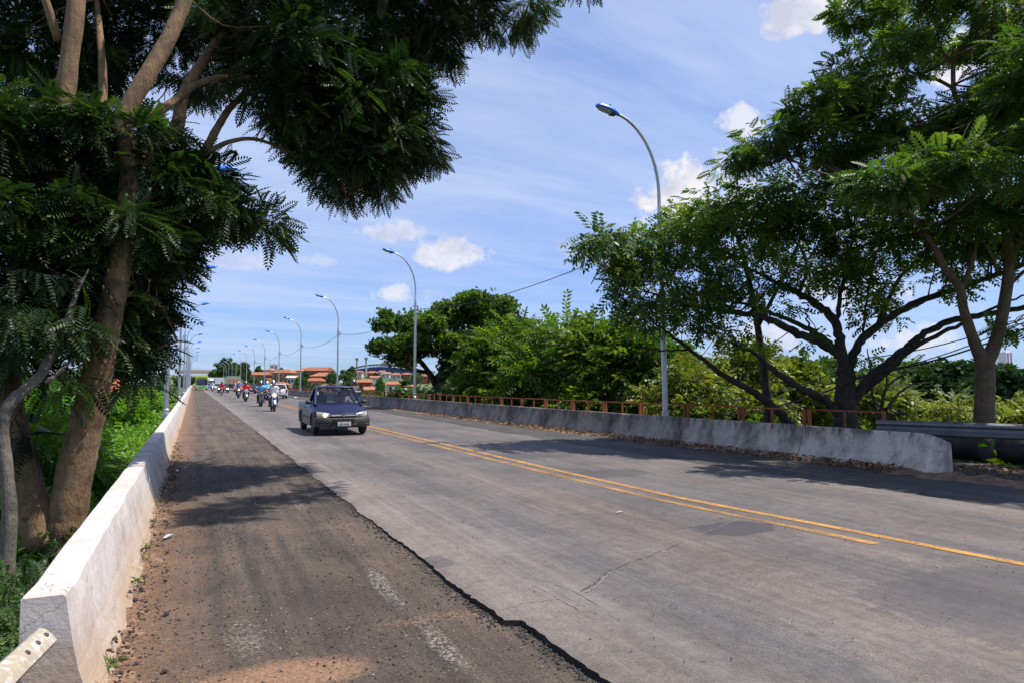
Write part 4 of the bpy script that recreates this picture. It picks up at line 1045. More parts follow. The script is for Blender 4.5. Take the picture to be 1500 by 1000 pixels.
# broad layered rain tree
limbs = [[(642, 625, 46, .5), (641, 600, 46, .38), (640, 580, 46, .34), (643, 565, 46, .32)],
         [(641, 570, 46, .22), (628, 545, 45.5, .18), (612, 525, 45, .13), (590, 512, 44, .09), (565, 505, 43.5, .05)], [(641, 570, 46, .22), (650, 540, 46, .2), (655, 510, 46, .17), (668, 480, 46, .12), (690, 455, 46, .07)],
         [(650, 545, 46, .18), (680, 520, 47, .14), (710, 495, 47.5, .1), (735, 480, 48, .06)], [(653, 525, 46, .15), (640, 495, 45, .11), (620, 475, 44.5, .08), (590, 470, 44, .05)], [(628, 545, 45.5, .12), (600, 540, 44.5, .08), (570, 522, 44, .05)], [(655, 510, 46, .1), (648, 480, 46, .08), (640, 460, 46, .05)]]
blobs = [(640, 474, 45, 45, 18, 3, 32), (600, 474, 44.5, 34, 14, 2.2, 20), (675, 454, 46, 44, 19, 3, 34), (700, 442, 46.5, 34, 13, 2.4, 20), (735, 452, 47, 24, 14, 2, 12), (720, 470, 47, 40, 20, 3, 28), (575, 508, 43.8, 30, 13, 2.2, 20), (556, 504, 43.5, 18, 9, 1.5, 9), (610, 505, 44.5, 34, 16, 2.4, 24), (655, 500, 45.5, 45, 16, 3, 26), (700, 500, 46.5, 45, 22, 3, 30), (565, 475, 43.6, 14, 6, 1, 5), (566, 462, 43.6, 5, 5, .5, 2), (590, 524, 44, 26, 9, 1.6, 12),
         (740, 520, 48, 40, 34, 3, 34), (690, 545, 47, 40, 30, 3, 30), (735, 570, 48, 40, 26, 3, 24), (660, 560, 47, 30, 22, 2, 14)]
pix_tree('rain_tree', 'broad layered tree in front of the stadium, spreading over the far right railing', 'tree', limbs, [(b[0], b[1], b[2], b[3], b[4], b[5], int(b[6]*1.15)) for b in blobs], TUF, 17, .52, LM_FEATH, BARK_DARK, 51, .05, .7, 7, droop=.1, flat=.4, tint0=.1, tint1=1.0, smin=.8, smax=1.4)
gtree('leafy_tree', 'small tree with sunlit tuft standing out against the sky beyond the railing', 755, 640, 46, 448, 75, TUFB, LM_FOREST, BARK_DARK, 52, 16, 55, .9, layers=7, group=g_tree)
gtree('leafy_tree', 'green tree with long hanging leaf sprays left of the middle of the railing', 750, 650, 31, 462, 140, PINB, LM_BROAD, BARK_DARK, 53, 14, 130, .75, sc_=1.5, group=g_tree, layers=11, low=.0)
gtree('leafy_tree', 'bright topped tree with big leaf sprays beyond the middle of the railing', 818, 650, 30, 452, 150, PINB, LM_BROAD, BARK_DARK, 54, 14, 140, .75, sc_=1.5, group=g_tree, layers=12, low=.0)
gtree('leafy_tree', 'yellow flecked tree just left of the nearest lamp pole', 882, 650, 29, 456, 140, PIN, LM_BROAD, BARK_DARK, 55, 16, 150, .8, sc_=2.0, group=g_tree, layers=12, low=.0)
gtree('leafy_tree', 'glossy dense tree behind the nearest lamp pole', 948, 655, 28, 474, 140, PIN, LM_BROAD, BARK_DARK, 56, 16, 140, .8, sc_=2.0, group=g_tree, layers=12, low=.0)
gtree('leafy_tree', 'yellow green tree filling the gap between the layered tree and the hanging sprays', 715, 640, 38, 480, 90, PIN, LM_BROAD, BARK_DARK, 58, 16, 110, .8, sc_=2.2, group=g_tree, layers=10, low=.0)
gtree('leafy_tree', 'dark tree deep behind the railing between the layered tree and the leafy ones', 700, 640, 44, 470, 130, TUFB, LM_FOREST, BARK_DARK, 57, 16, 110, .9, group=g_tree, layers=10, low=.0)
g_bush = 'bushes beyond the right hand railing'
for k, (lab, px, pb, D, pt, wp, mt, n) in enumerate((
        ('dusty grey green bush by the far railing left of the second lamp', 610, 610, 44, 572, 80, LM_FAR, 60), ('dark low bush behind the railing at the second lamp', 655, 612, 40, 570, 80, LM_MID, 60),
        ('low leafy bush under the hanging leaf sprays', 720, 625, 30, 560, 100, LM_BROAD, 90), ('low bush with glossy leaves under the bright topped tree', 800, 630, 27, 556, 110, LM_MID, 90),
        ('bright low bush left of the nearest lamp base', 880, 640, 25, 560, 110, LM_BROAD, 100), ('lime green bush right of the nearest lamp base', 1000, 650, 25, 530, 120, LM_YEL, 120),
        ('sunny yellow green bush behind the leaning limb', 1090, 650, 27, 500, 140, LM_YEL, 140), ('yellowish bush left of the spreading trunk, under its low limb', 1170, 650, 30, 515, 120, LM_YEL, 110),
        ('yellow green bush right of the spreading trunk', 1310, 650, 27, 548, 130, LM_YEL, 130), ('feathery yellow green bush left of the tan trunk', 1395, 655, 28, 555, 110, LM_YEL, 120),
        ('leafy bush with yellow tips right of the tan trunk', 1490, 660, 24, 575, 100, LM_YEL, 110), ('low bush behind the black pipe at the frame edge', 1560, 660, 22, 560, 110, LM_YEL, 70))):
    gtree('bush', lab, px, pb+14, D, pt, wp, PIN if D < 29 else TUF, mt, BARK_DARK, 60+k, 14, n, .6, sc_=1.55 if D < 29 else 1.6, layers=9, low=-.05, group=g_bush, trunk=.015)
# bare dark shrub by the trunk
pix_tree('bare_shrub', 'nearly leafless dark shrub just right of the spreading trunk', 'bush',
         [[(1290, 660, 19.6, .07), (1290, 612, 19.6, .06), (1294, 580, 19.6, .05), (1305, 560, 19.6, .04), (1330, 545, 19.6, .025), (1345, 530, 19.6, .012)], [(1290, 620, 19.6, .05), (1278, 580, 19.6, .04), (1275, 540, 19.6, .028), (1270, 510, 19.6, .015)],
          [(1296, 600, 19.6, .05), (1318, 575, 19.6, .04), (1340, 562, 19.6, .025), (1362, 560, 19.6, .012)], [(1291, 610, 19.6, .04), (1298, 560, 19.6, .03), (1300, 530, 19.6, .015)], [(1296, 612, 19.6, .055), (1312, 606, 19.6, .05), (1330, 606, 19.6, .04)]],
         [(1335, 535, 19.6, 18, 12, .4, 5), (1272, 520, 19.6, 10, 16, .3, 3)], PIN, 8, .3, LM_BROAD, BARK_DARK, 75, .012, .8, 6, .01)
# dark wood further back on the right
for k, (lab, px, pb, D, pt, wp, mt) in enumerate((
        ('dark forest tree at the right frame edge below the white tower', 1510, 640, 70, 535, 110, LM_FOREST), ('dark rounded forest tree behind the tan trunk', 1440, 640, 72, 530, 110, LM_FOREST),
        ('dark forest tree just left of the tan trunk', 1385, 640, 75, 515, 110, LM_FOREST), ('dark forest tree between the bare shrub and tan trunk', 1335, 635, 78, 528, 110, LM_FOREST),
        ('mid green tree seen under the spreading limbs', 1285, 635, 74, 532, 90, LM_MID), ('green tree just left of the spreading trunk, further back', 1200, 640, 55, 512, 100, LM_MID),
        ('dark tree crown seen between the low limbs on the left', 1140, 630, 80, 520, 90, LM_FOREST), ('pale green tree low behind the leaning limb', 1075, 635, 60, 520, 110, LM_MID), ('green tree low behind the nearest lamp pole', 985, 635, 60, 500, 110, LM_MID), ('dark tree filling the gap beyond the yellow flecked tree', 905, 630, 60, 490, 110, LM_FOREST), ('dark tree filling the gap beyond the hanging leaf sprays', 790, 630, 60, 490, 120, LM_FOREST))):
    gtree('forest_tree', lab, px, pb, D, pt, wp, TUFB, mt, BARK_DARK, 80+k, 18, 85, 1.2, sc_=1.9, layers=11, low=.0, group='wood behind the right hand bushes')

# --- left of the barrier
g_l = 'bushes below the left barrier'
for k, (lab, px, pb, D, pt, wp, mt, n) in enumerate((
        ('bright lime bush just beyond the big left trunk', 166, 760, 28, 572, 118, LM_LIME, 260), ('bright lime bush hugging the left barrier behind the trunk', 212, 700, 36, 566, 84, LM_LIME, 170), ('lime green shrub in the shade between the trunks', 60, 800, 11, 560, 170, LM_LIME, 120),
        ('rounded dark bush beyond the lime bush, by the first left lamp', 212, 660, 52, 562, 70, LM_MID, 110), ('dark shaded bush below the near end of the left barrier', -20, 1010, 6.5, 905, 120, LM_MID, 40), ('lime green bush at the left frame edge beyond the trunks', 40, 760, 24, 552, 150, LM_LIME, 120), ('dark green shrub low left of the forked trunk', 15, 860, 9.0, 760, 80, LM_FOREST, 50),
        ('sunny tree further along the left barrier', 228, 640, 70, 553, 60, LM_MID, 80), ('green tree left of the far lamps', 195, 620, 75, 560, 90, LM_FAR, 70))):
    gtree('bush', lab, px, pb, D, pt, wp, FEA if D < 14 else PIN if D < 40 else TUF, mt, BARK_DARK, 100+k, 20 if D < 14 else 30 if D < 40 else 14, n, .45 if D < 40 else .7, sc_=1.2 if D < 14 else 1.25 if D < 40 else 1.3, layers=11, low=-.05, group=g_l, trunk=.012)
# ------------------------------------------------------------------ people
SKIN = M('brown_skin', (.23, .125, .08), .55, var=.08, scale=8)
def skin_mesh(name, J, E, root, sub=1):
    bm = bmesh.new(); lay = bm.verts.layers.skin.verify(); names = list(J); vs = {}
    for n_ in names:
        x, y, z, r = J[n_]; v = bm.verts.new((x, y, z)); v[lay].radius = (r, r); v[lay].use_root = (n_ == root); vs[n_] = v
    for a, b in E: bm.edges.new((vs[a], vs[b]))
    me = bpy.data.meshes.new(name + '_skeleton'); bm.to_mesh(me); bm.free()
    o = bpy.data.objects.new(name + '_skeleton', me); COL.objects.link(o)
    o.modifiers.new('skin', 'SKIN').use_smooth_shade = True
    sb = o.modifiers.new('subsurf', 'SUBSURF'); sb.levels = sub; sb.render_levels = sub
    dg = bpy.context.evaluated_depsgraph_get()
    out = bpy.data.meshes.new_from_object(o.evaluated_get(dg)); out.name = name
    bpy.data.objects.remove(o); bpy.data.meshes.remove(me)
    out.polygons.foreach_set('use_smooth', [True]*len(out.polygons))
    return out

def pose(kind):
    """joints (x, y, z, radius) of a seated figure facing -Y, hips at the origin of the seat"""
    J = {'pelvis': (0, .16, .88, .135), 'waist': (0, .12, 1.03, .125), 'chest': (0, .04, 1.24, .145), 'neckbase': (0, 0, 1.40, .075), 'neck': (0, -.02, 1.46, .055), 'head': (0, -.04, 1.56, .085), 'crown': (0, -.035, 1.655, .075)}
    E = [('pelvis', 'waist'), ('waist', 'chest'), ('chest', 'neckbase'), ('neckbase', 'neck'), ('neck', 'head'), ('head', 'crown')]
    for s, t in ((-1, 'l'), (1, 'r')):
        if kind == 'ride':
            P = dict(sh=(s*.20, .02, 1.36, .068), el=(s*.36, -.14, 1.13, .048), wr=(s*.335, -.37, 1.06, .033), pa=(s*.33, -.44, 1.055, .036),
                     hip=(s*.10, .12, .84, .095), kn=(s*.22, -.27, .74, .066), an=(s*.19, .06, .36, .045), heel=(s*.19, .10, .30, .042), toe=(s*.20, -.10, .29, .035))
        else:
            P = dict(sh=(s*.19, .02, 1.36, .065), el=(s*.27, -.18, 1.12, .046), wr=(s*.17, -.40, 1.17, .033), pa=(s*.16, -.45, 1.19, .034),
                     hip=(s*.10, .06, .84, .09), kn=(s*.16, -.36, .92, .065), an=(s*.14, -.66, .60, .045), heel=(s*.14, -.68, .55, .042), toe=(s*.14, -.84, .62, .035))
        for k, v in P.items(): J[k+t] = v
        E += [('chest', 'sh'+t), ('sh'+t, 'el'+t), ('el'+t, 'wr'+t), ('wr'+t, 'pa'+t), ('pelvis', 'hip'+t), ('hip'+t, 'kn'+t), ('kn'+t, 'an'+t), ('an'+t, 'heel'+t), ('heel'+t, 'toe'+t)]
        px, py, pz, _ = P['pa']
        for f in range(4):
            fx = px + s*(-.027 + .018*f)
            a = ('f%d' % f)+t; J[a+'a'] = (fx, py-.045, pz+.012, .0095); J[a+'b'] = (fx, py-.068-.004*(f in (1, 2)), pz-.012, .0085); J[a+'c'] = (fx, py-.048, pz-.036, .0075)
            E += [('pa'+t, a+'a'), (a+'a', a+'b'), (a+'b', a+'c')]
        J['th'+t] = (px - s*.045, py-.015, pz-.012, .010); J['tj'+t] = (px - s*.048, py-.045, pz-.026, .0085); E += [('pa'+t, 'th'+t), ('th'+t, 'tj'+t)]
    return J, E
def clothes(J, keep, edges, grow, sub=1, name='shirt', root='chest', extra=None):
    K = {k: (J[k][0], J[k][1], J[k][2], J[k][3]*grow[k] if isinstance(grow, dict) and k in grow else J[k][3]*1.16 + .006) for k in keep}
    if extra: K.update(extra)
    return skin_mesh(name, K, edges, root, sub)
def lerp(a, b, t): return tuple(a[i] + (b[i]-a[i])*t for i in range(4))
PERS = {}
for kind in ('ride', 'drive'):
    J, E = pose(kind); d = {'body': skin_mesh('body', J, E, 'pelvis', 1)}
    ex = {}; se = [('pelvis', 'waist'), ('waist', 'chest'), ('chest', 'neckbase')]; le = []
    for t in 'lr':
        h = lerp(J['sh'+t], J['el'+t], .8); ex['slv'+t] = (h[0], h[1], h[2], .066); se += [('chest', 'sh'+t), ('sh'+t, 'slv'+t)]
        le += [('pelvis', 'hip'+t), ('hip'+t, 'kn'+t), ('kn'+t, 'an'+t)]
    d['shirt'] = clothes(J, ['pelvis', 'waist', 'chest', 'neckbase', 'shl', 'shr'], se, {}, 1, 'shirt', 'chest', ex)
    d['trousers'] = clothes(J, ['pelvis', 'hipl', 'hipr', 'knl', 'knr', 'anl', 'anr'], le, {}, 1, 'trousers', 'pelvis')
    sleeve = [('chest', 'shl'), ('shl', 'ell'), ('ell', 'wrl'), ('chest', 'shr'), ('shr', 'elr'), ('elr', 'wrr')]
    d['jacket'] = clothes(J, ['pelvis', 'waist', 'chest', 'neckbase', 'shl', 'shr', 'ell', 'elr', 'wrl', 'wrr'], se[:3] + sleeve, {}, 1, 'jacket', 'chest')
    for t in 'lr':
        d['shoe'+t] = skin_mesh('shoe', {'a': (*J['heel'+t][:3], .056), 'b': (*lerp(J['heel'+t], J['toe'+t], .5)[:3], .055), 'c': (*J['toe'+t][:3], .045)}, [('a', 'b'), ('b', 'c')], 'b', 1)
    PERS[kind] = (d, J)
def face_features(bm, J):
    x, y, z, _ = J['head']
    for s in (-1, 1): ellipsoid(bm, (s*.034, y-.082, z+.012), (.014, .009, .009), 8, 6)
    return bm
def helmet_mesh(vis_open=True):
    bm = bmesh.new(); bmesh.ops.create_uvsphere(bm, u_segments=20, v_segments=14, radius=1)
    for v in list(bm.verts):
        x, y, z = v.co; v.co = Vector((x*.128, y*.155, z*.150 + (0 if z > 0 else -.01)))
    kill = [f for f in bm.faces if f.calc_center_median().z < -.10 or (f.calc_center_median().y < -.085 and -.075 < f.calc_center_median().z < .045)]
    bmesh.ops.delete(bm, geom=kill, context='FACES')
    return bm
_hm = bpy.data.meshes.new('helmet'); _b = helmet_mesh(); bmesh.ops.recalc_face_normals(_b, faces=_b.faces); _b.to_mesh(_hm); _b.free()
_hm.polygons.foreach_set('use_smooth', [True]*len(_hm.polygons))
_vm = bpy.data.meshes.new('visor'); _b = bmesh.new(); bmesh.ops.create_uvsphere(_b, u_segments=20, v_segments=14, radius=1)
for v in _b.verts: v.co = Vector((v.co.x*.124, v.co.y*.152, v.co.z*.145))
bmesh.ops.delete(_b, geom=[f for f in _b.faces if not (f.calc_center_median().y < -.075 and -.03 < f.calc_center_median().z < .06)], context='FACES'); _b.to_mesh(_vm); _b.free()
_sm = bpy.data.meshes.new('stripe'); _b = bmesh.new()
_rings = []
for i in range(13):
    a = -.5 + i*.24; _rings.append([_b.verts.new((xx, -math.cos(a)*.158, math.sin(a)*.153)) for xx in (-.04, .04)])
ring_faces(_b, _rings, False, False); _b.to_mesh(_sm); _b.free()
def cloth(name, col): return M('cloth_' + name, col, .85, var=.12, scale=12, bump=.25, bscale=40)
def mobj(name, me, mat, parent):
    o = bpy.data.objects.new(name, me); COL.objects.link(o); o.parent = parent
    if not me.materials: me.materials.append(mat)
    recolor(o, mat); return o
VIS = glass_mat('visor_tint', (.02, .02, .025), .55, .05)
HAIR = M('black_hair', (.015, .012, .011), .7, var=.3)
def person(label, loc, rz, kind, top, topm, legm, helm=None, stripe=None, group=None, visor=False):
    d, J = PERS[kind]; root = thing('person', label, 'person', loc, rz, group)
    body = mobj('body', d['body'], SKIN, root)
    mobj(top, d[top], topm, root); mobj('trousers', d['trousers'], legm, root)
    for t in 'lr': mobj('shoe', d['shoe'+t], M('dark_shoe', (.03, .025, .022), .6), root)
    bm = face_features(bmesh.new(), J); obj('eyes', bm, M('eye_dark', (.03, .02, .015), .2), root, True)
    if helm:
        h = mobj('helmet', _hm, helm, root); h.location = (0, -.045, 1.60)
        if stripe: s = mobj('stripe', _sm, stripe, h)
        if visor: v = mobj('visor', _vm, VIS, h)
    else:
        bm = bmesh.new(); ellipsoid(bm, (0, -.02, 1.645), (.098, .112, .095), 14, 8)
        bmesh.ops.delete(bm, geom=[v for v in bm.verts if v.co.z < 1.60 and v.co.y < -.02], context='VERTS'); obj('hair', bm, HAIR, root, True)
    return root

# ------------------------------------------------------------------ shared vehicle bits
RUBBER = M('tyre_rubber', (.022, .021, .021), .85, var=.2, scale=10)
ALLOY = M('wheel_alloy', (.42, .42, .43), .35, .8, var=.1, scale=8, dirt=((.16, .14, .12), .6, 9))
STEELRIM = M('dusty_steel_rim', (.17, .16, .155), .5, .4, var=.2, scale=8)
CHROME = M('chrome', (.58, .58, .59), .12, 1.0, var=.05)
BLACKP = M('black_plastic', (.025, .025, .028), .55, var=.2)
SEATM = M('seat_cloth', (.05, .05, .055), .9)
LAMP_ON = M('lit_headlight', (1, .85, .55), .3, emit=((1.0, .62, .25), 3.5))
LAMP_W = M('lit_headlight_white', (1, .9, .75), .3, emit=((1.0, .80, .55), 4.0))
LAMP_OFF = M('headlight_lens', (.36, .34, .28), .15, var=.06, coat=.5)
TAIL = M('red_tail_lens', (.45, .02, .02), .25, coat=.4)
WINDOW = M('dark_car_glass', (.022, .026, .03), .05, var=.1, spec=.8)
PLATE = M('number_plate', (.55, .55, .56), .5)
def wheel(parent, c, r, w_, rim=ALLOY, spokes=5, side=1, name='wheel'):
    root = bpy.data.objects.new(name, None); COL.objects.link(root); root.parent = parent; root.location = c
    bm = bmesh.new(); lathe(bm, [(r*.64, -w_*.46), (r*.80, -w_*.5), (r*.95, -w_*.45), (r, -w_*.3), (r, w_*.3), (r*.95, w_*.45), (r*.80, w_*.5), (r*.64, w_*.46)], axis='x', n=28)
    obj('tyre', bm, RUBBER, root, True)
    bm = bmesh.new(); lathe(bm, [(r*.65, w_*.42*side), (r*.60, w_*.30*side), (r*.58, w_*.10*side), (r*.10, w_*.14*side), (r*.08, w_*.30*side), (.004, w_*.31*side)], axis='x', n=24)
    for k in range(spokes):
        a = 2*PI*k/spokes; box(bm, (w_*.22*side, r*.36*math.cos(a), r*.36*math.sin(a)), (w_*.16, r*.52, r*.13), Matrix.Rotation(a, 3, 'X'))
    obj('rim', bm, rim, root, True); return root

def make_plate(parent, c, marks, sx=.40, sz=.13, ny=-1):
    bm = bmesh.new(); box(bm, (0, 0, 0), (sx, .012, sz)); p = obj('number_plate', bm, PLATE, parent, bevel=.004); p.location = c
    if marks:
        # seven worn characters, too small in the photograph to be read
        bm = bmesh.new(); g = random.Random(4); step = sx*.78/7.6; x = -sx*.39
        for i in range(7):
            if i == 3: x += step*.5
            hgt = sz*.46; yv = ny*.008; z0 = -sz*.12
            box(bm, (x+step*.22, yv, z0), (step*.2, .004, hgt)); box(bm, (x+step*.66, yv, z0 + (hgt*.18 if i % 2 else -hgt*.16)), (step*.2, .004, hgt*.62))
            box(bm, (x+step*.44, yv, z0 + hgt*.36*(1 if i % 3 else -1)), (step*.3, .0035, hgt*.2)); x += step
        obj('lettering', bm, M('plate_letters', (.03, .03, .03), .7), p)
    return p

# ------------------------------------------------------------------ dark blue pickup
def make_pickup(loc, rz):
    PAINT = M('navy_car_paint', (.0045, .008, .042), .38, .0, var=.08, scale=2, coat=.10, spec=.3)
    root = thing('pickup_truck', 'dark navy pickup driving towards the camera with one headlight lit', 'pickup', loc, rz)
    wr = .315; fa, ra = -1.36, 1.38; HW = .83
    def arch(yc, r, a0=0, a1=PI, n=9): return [(yc + r*math.cos(t), .30 + r*math.sin(t)) for t in np.linspace(a0, a1, n)]
    def side_outline(x):
        k = abs(x)/HW; fl = .17*max(0, k-.30)**2/.49; dz = .055*max(0, k-.6)/.4; fz = .05*k*k
        o = [(-1.98+fl, .40), (-2.02+fl, .52), (-1.99+fl*1.1, .60-fz*.3), (-1.86+fl, .665-fz*.5), (-1.70, .735-fz*.5), (-1.35, .84-dz-fz*.2), (-1.10, .905-dz), (-1.02, .93-dz),
             (-.5, .945-dz), (.55, .965-dz), (1.2, .985-dz), (2.06, .995-dz), (2.11, .90), (2.13, .6), (2.10, .42), (1.95, .34)]
        rear = arch(ra, .385); front = arch(fa, .385)
        o += rear[0:1] if False else []
        o += [(ra+.40, .30)] + [p for p in rear] + [(ra-.40, .26), (0, .24), (fa+.40, .26)] + [p for p in front] + [(fa-.395, .34), (-1.86+fl, .40)]
        return o
    # outer skin, left open over the load bed
    bm = bmesh.new(); xs = [-HW, -HW+.02, -.74, -.55, -.3, 0, .3, .55, .74, HW-.02, HW]
    def ol(x):
        o = side_outline(x)
        if abs(x) >= HW-.001: o = [(y*.992, z + (.012 if z < .4 else -.03 if z > .85 else 0)) for y, z in o]
        return o
    prism(bm, xs, ol)
    inner = [v for v in bm.verts if abs(v.co.x) < .70 and v.co.y > .8 and v.co.z > .85]
    for v in inner: v.co.z = .62                                      # load bed well
    body = obj('body', bm, PAINT, root, True)
    bl = bmesh.new(); box(bl, (0, 1.36, .675), (1.44, 1.40, .03)); obj('bed_liner', bl, BLACKP, root)
    # bonnet
    bm = bmesh.new(); rows = []
    for t in np.linspace(0, 1, 7):
        y = -1.93 + t*.87; row = []
        for x in np.linspace(-1, 1, 13):
            half = .60 + .08*t; xx = x*half
            row.append(bm.verts.new((xx, y + .17*max(0, abs(xx)/HW-.3)**2/.49*(1-t), (.638 + .322*t**.82) - .045*abs(x)**2.2 + .012*(1 if .55 < abs(x) < .8 else 0) + (.0 if t else -.03))))
        rows.append(row)
    ring_faces(bm, rows, False, False); obj('bonnet', bm, PAINT, root, 'all')
    # cab
    A = {'bf': (.71, -1.05, .925), 'tf': (.565, -.40, 1.435), 'tr': (.57, .26, 1.445), 'br': (.72, .52, .95), 'bm': (.745, -.3, .93)}
    bm = bmesh.new(); rows = []
    for t in np.linspace(0, 1, 7):
        row = []
        for x in np.linspace(-1, 1, 11):
            y = A['tf'][1] - .05 + t*(A['tr'][1]-A['tf'][1]+.10) - .06*(1-t)*(1-x*x)
            row.append(bm.verts.new((x*.575, y, 1.435 + .05*math.sin(PI*min(1, .12+t*.8)) + .028*(1-abs(x)**3) - .012)))
        rows.append(row)
    ring_faces(bm, rows, False, False)
    e = bmesh.ops.extrude_face_region(bm, geom=bm.faces[:]); bmesh.ops.translate(bm, vec=(0, 0, -.035), verts=[v for v in e['geom'] if isinstance(v, bmesh.types.BMVert)])
    obj('roof', bm, PAINT, root, 'all')
    for s in (-1, 1):
        V = {k: Vector((v[0]*s, v[1], v[2])) for k, v in A.items()}
        bm = bmesh.new(); tube(bm, [V['bf'] + Vector((0, -.05, -.03)), V['bf']*.5+V['tf']*.5 + Vector((s*.012, -.012, .01)), V['tf'] + Vector((0, 0, .005))], [.042, .036, .034], 8); obj('windscreen_pillar', bm, PAINT, root, True)
        bm = bmesh.new(); a, b = V['br'], V['tr']
        ring_faces(bm, [[bm.verts.new(p) for p in (a + Vector((0, -.22, 0)), a + Vector((0, .03, 0)), a + Vector((-s*.10, .03, 0)), a + Vector((-s*.10, -.22, 0)))], [bm.verts.new(p) for p in (b + Vector((0, -.10, 0)), b + Vector((0, .04, 0)), b + Vector((-s*.10, .04, 0)), b + Vector((-s*.10, -.10, 0)))]]); obj('rear_pillar', bm, PAINT, root)
        # open side window: door frame with black gasket
        bm = bmesh.new(); tube(bm, [V['bf'] + Vector((0, .10, .03)), V['tf'] + Vector((0, .05, -.02)), V['tr'] + Vector((0, -.12, -.02))], .014, 6); obj('window_gasket', bm, BLACKP, root)
        bm = bmesh.new(); c = Vector((s*.885, -.80, .985)); ellipsoid(bm, c, (.10, .055, .068), 14, 10)
        for v in bm.verts:
            if v.co.y > c.y+.02: v.co.y = c.y+.02
        m_ = obj('wing_mirror', bm, BLACKP, root, True)
        b2 = bmesh.new(); tube(b2, [(s*.70, -.74, .93), (s*.82, -.78, .96)], .02, 6); obj('mirror_arm', b2, BLACKP, m_)
        # door panel line, handle, sill trim
        bm = bmesh.new(); box(bm, (s*(HW+.004), .30, .80), (.02, .16, .035)); obj('door_handle', bm, BLACKP, root, bevel=.005)
        bm = bmesh.new(); box(bm, (s*(HW+.001), .0, .50), (.014, 1.95, .085)); obj('side_moulding', bm, BLACKP, root, bevel=.004)
        bm = bmesh.new(); box(bm, (s*(HW-.012), -.88, .62), (.026, .012, .52)); box(bm, (s*(HW-.012), .56, .62), (.026, .012, .55)); obj('door_gap', bm, BLACKP, root)
        # wheel arch lip
        for yc in (fa, ra):
            bm = bmesh.new(); tube(bm, [(s*(HW-.004), y, z) for y, z in arch(yc, .388, -.1, PI+.1, 14)], .020, 6); obj('wheel_arch_trim', bm, BLACKP, root, True)
        # headlamp
        bm = bmesh.new(); rings = []
        for t in np.linspace(0, 1, 7):
            x = .40 + .365*t; k = x/HW; fl = .17*max(0, k-.30)**2/.49; y = -2.025 + fl*1.06; hgt = .058 + .052*t - .014*t**3
            zc = .612 + .014*t
            rings.append([bm.verts.new((s*x, y + dy, zc + dz*hgt)) for dy, dz in ((.10, -1), (-.002, -1), (-.022, -.5), (-.012, .4), (.035, 1.0), (.12, 1.0))])
        ring_faces(bm, rings); hl = obj('headlight', bm, LAMP_OFF, root, True)
        bm = bmesh.new(); lathe(bm, [(.012, -.02), (.045, -.012), (.058, 0), (.058, .03)], c=(s*.535, -2.045 if s < 0 else -2.02, .617), axis='y', n=18)
        obj('bulb_reflector', bm, LAMP_ON if s < 0 else CHROME, hl, True)
        wheel(root, (s*(HW-.10), fa, wr), wr, .185, STEELRIM, 6, s); wheel(root, (s*(HW-.10), ra, wr), wr, .185, STEELRIM, 6, s)
        bm = bmesh.new(); box(bm, (s*.72, 2.135, .78), (.16, .03, .26)); obj('tail_light', bm, TAIL, root, bevel=.006)
    # glass
    GL = glass_mat('windscreen_glass', (.012, .018, .026), .42, .02)
    bm = bmesh.new(); rows = []
    for t in np.linspace(0, 1, 6):
        row = []
        for x in np.linspace(-1, 1, 11):
            hw = .675 + (.545-.675)*t; row.append(bm.verts.new((x*hw, -1.05 + .63*t - .07*(1-x*x), .935 + .495*t)))
        rows.append(row)
    ring_faces(bm, rows, False, False); ws = obj('windscreen', bm, GL, root, 'all')
    bm = bmesh.new(); box(bm, (-.56, -.60, 1.265), (.055, .004, .13), Matrix.Rotation(R(-38), 3, 'X')); obj('sticker', bm, M('pale_teal_sticker', (.35, .62, .66), .5), ws)
    bm = bmesh.new(); poly(bm, [(-.66, .515, .955), (.66, .515, .955), (.54, .29, 1.42), (-.54, .29, 1.42)]); obj('rear_window', bm, GL, root)
    bm = bmesh.new()
    for x0, x1 in ((-.50, .02), (.06, .60)): tube(bm, [(x0, -1.10, .945), ((x0+x1)/2, -1.135, .962), (x1, -1.105, .955)], .010, 5)
    obj('wiper', bm, BLACKP, root)
    # interior
    bm = bmesh.new(); box(bm, (0, -.78, .84), (1.30, .45, .20)); obj('dashboard', bm, BLACKP, root, bevel=.03)
    for s in (-1, 1):
        bm = bmesh.new(); box(bm, (s*.36, .02, .60), (.46, .50, .16)); box(bm, (s*.36, .27, .88), (.44, .14, .55), Matrix.Rotation(R(-12), 3, 'X')); box(bm, (s*.36, .33, 1.23), (.25, .10, .17)); obj('seat', bm, SEATM, root, bevel=.03)
    bm = bmesh.new(); pts = [(.36 + .18*math.cos(a), -.46 - .08*math.sin(a), .98 + .165*math.sin(a)) for a in np.linspace(0, 2*PI, 22)]; tube(bm, pts, .014, 6); obj('steering_wheel', bm, BLACKP, root, True)
    bm = bmesh.new(); box(bm, (.30, -.92, .968), (.09, .06, .05)); obj('dashboard_ornament', bm, M('red_trinket', (.6, .03, .05), .5), root)
    bm = bmesh.new(); box(bm, (0, -.55, 1.33), (.20, .02, .06)); obj('rear_view_mirror', bm, BLACKP, root, bevel=.01)
    # bumper
    BUMP = M('grey_bumper_plastic', (.030, .030, .033), .55, var=.12, scale=3, dirt=((.085, .075, .068), .5, 5))
    def bo(x):
        k = abs(x)/HW; fl = .20*max(0, k-.28)**2/.52; lift = .03*max(0, k-.7)/.3
        return [(-1.90+fl*.6, .25), (-2.06+fl, .235+lift), (-2.12+fl, .27), (-2.135+fl, .34), (-2.12+fl, .36), (-2.135+fl, .375), (-2.14+fl, .49), (-2.115+fl, .53), (-2.0+fl, .547), (-1.88+fl*.6, .52)]
    bm = bmesh.new(); prism(bm, [x for x in np.linspace(-HW-.012, HW+.012, 19)], bo); obj('bumper', bm, BUMP, root, True)
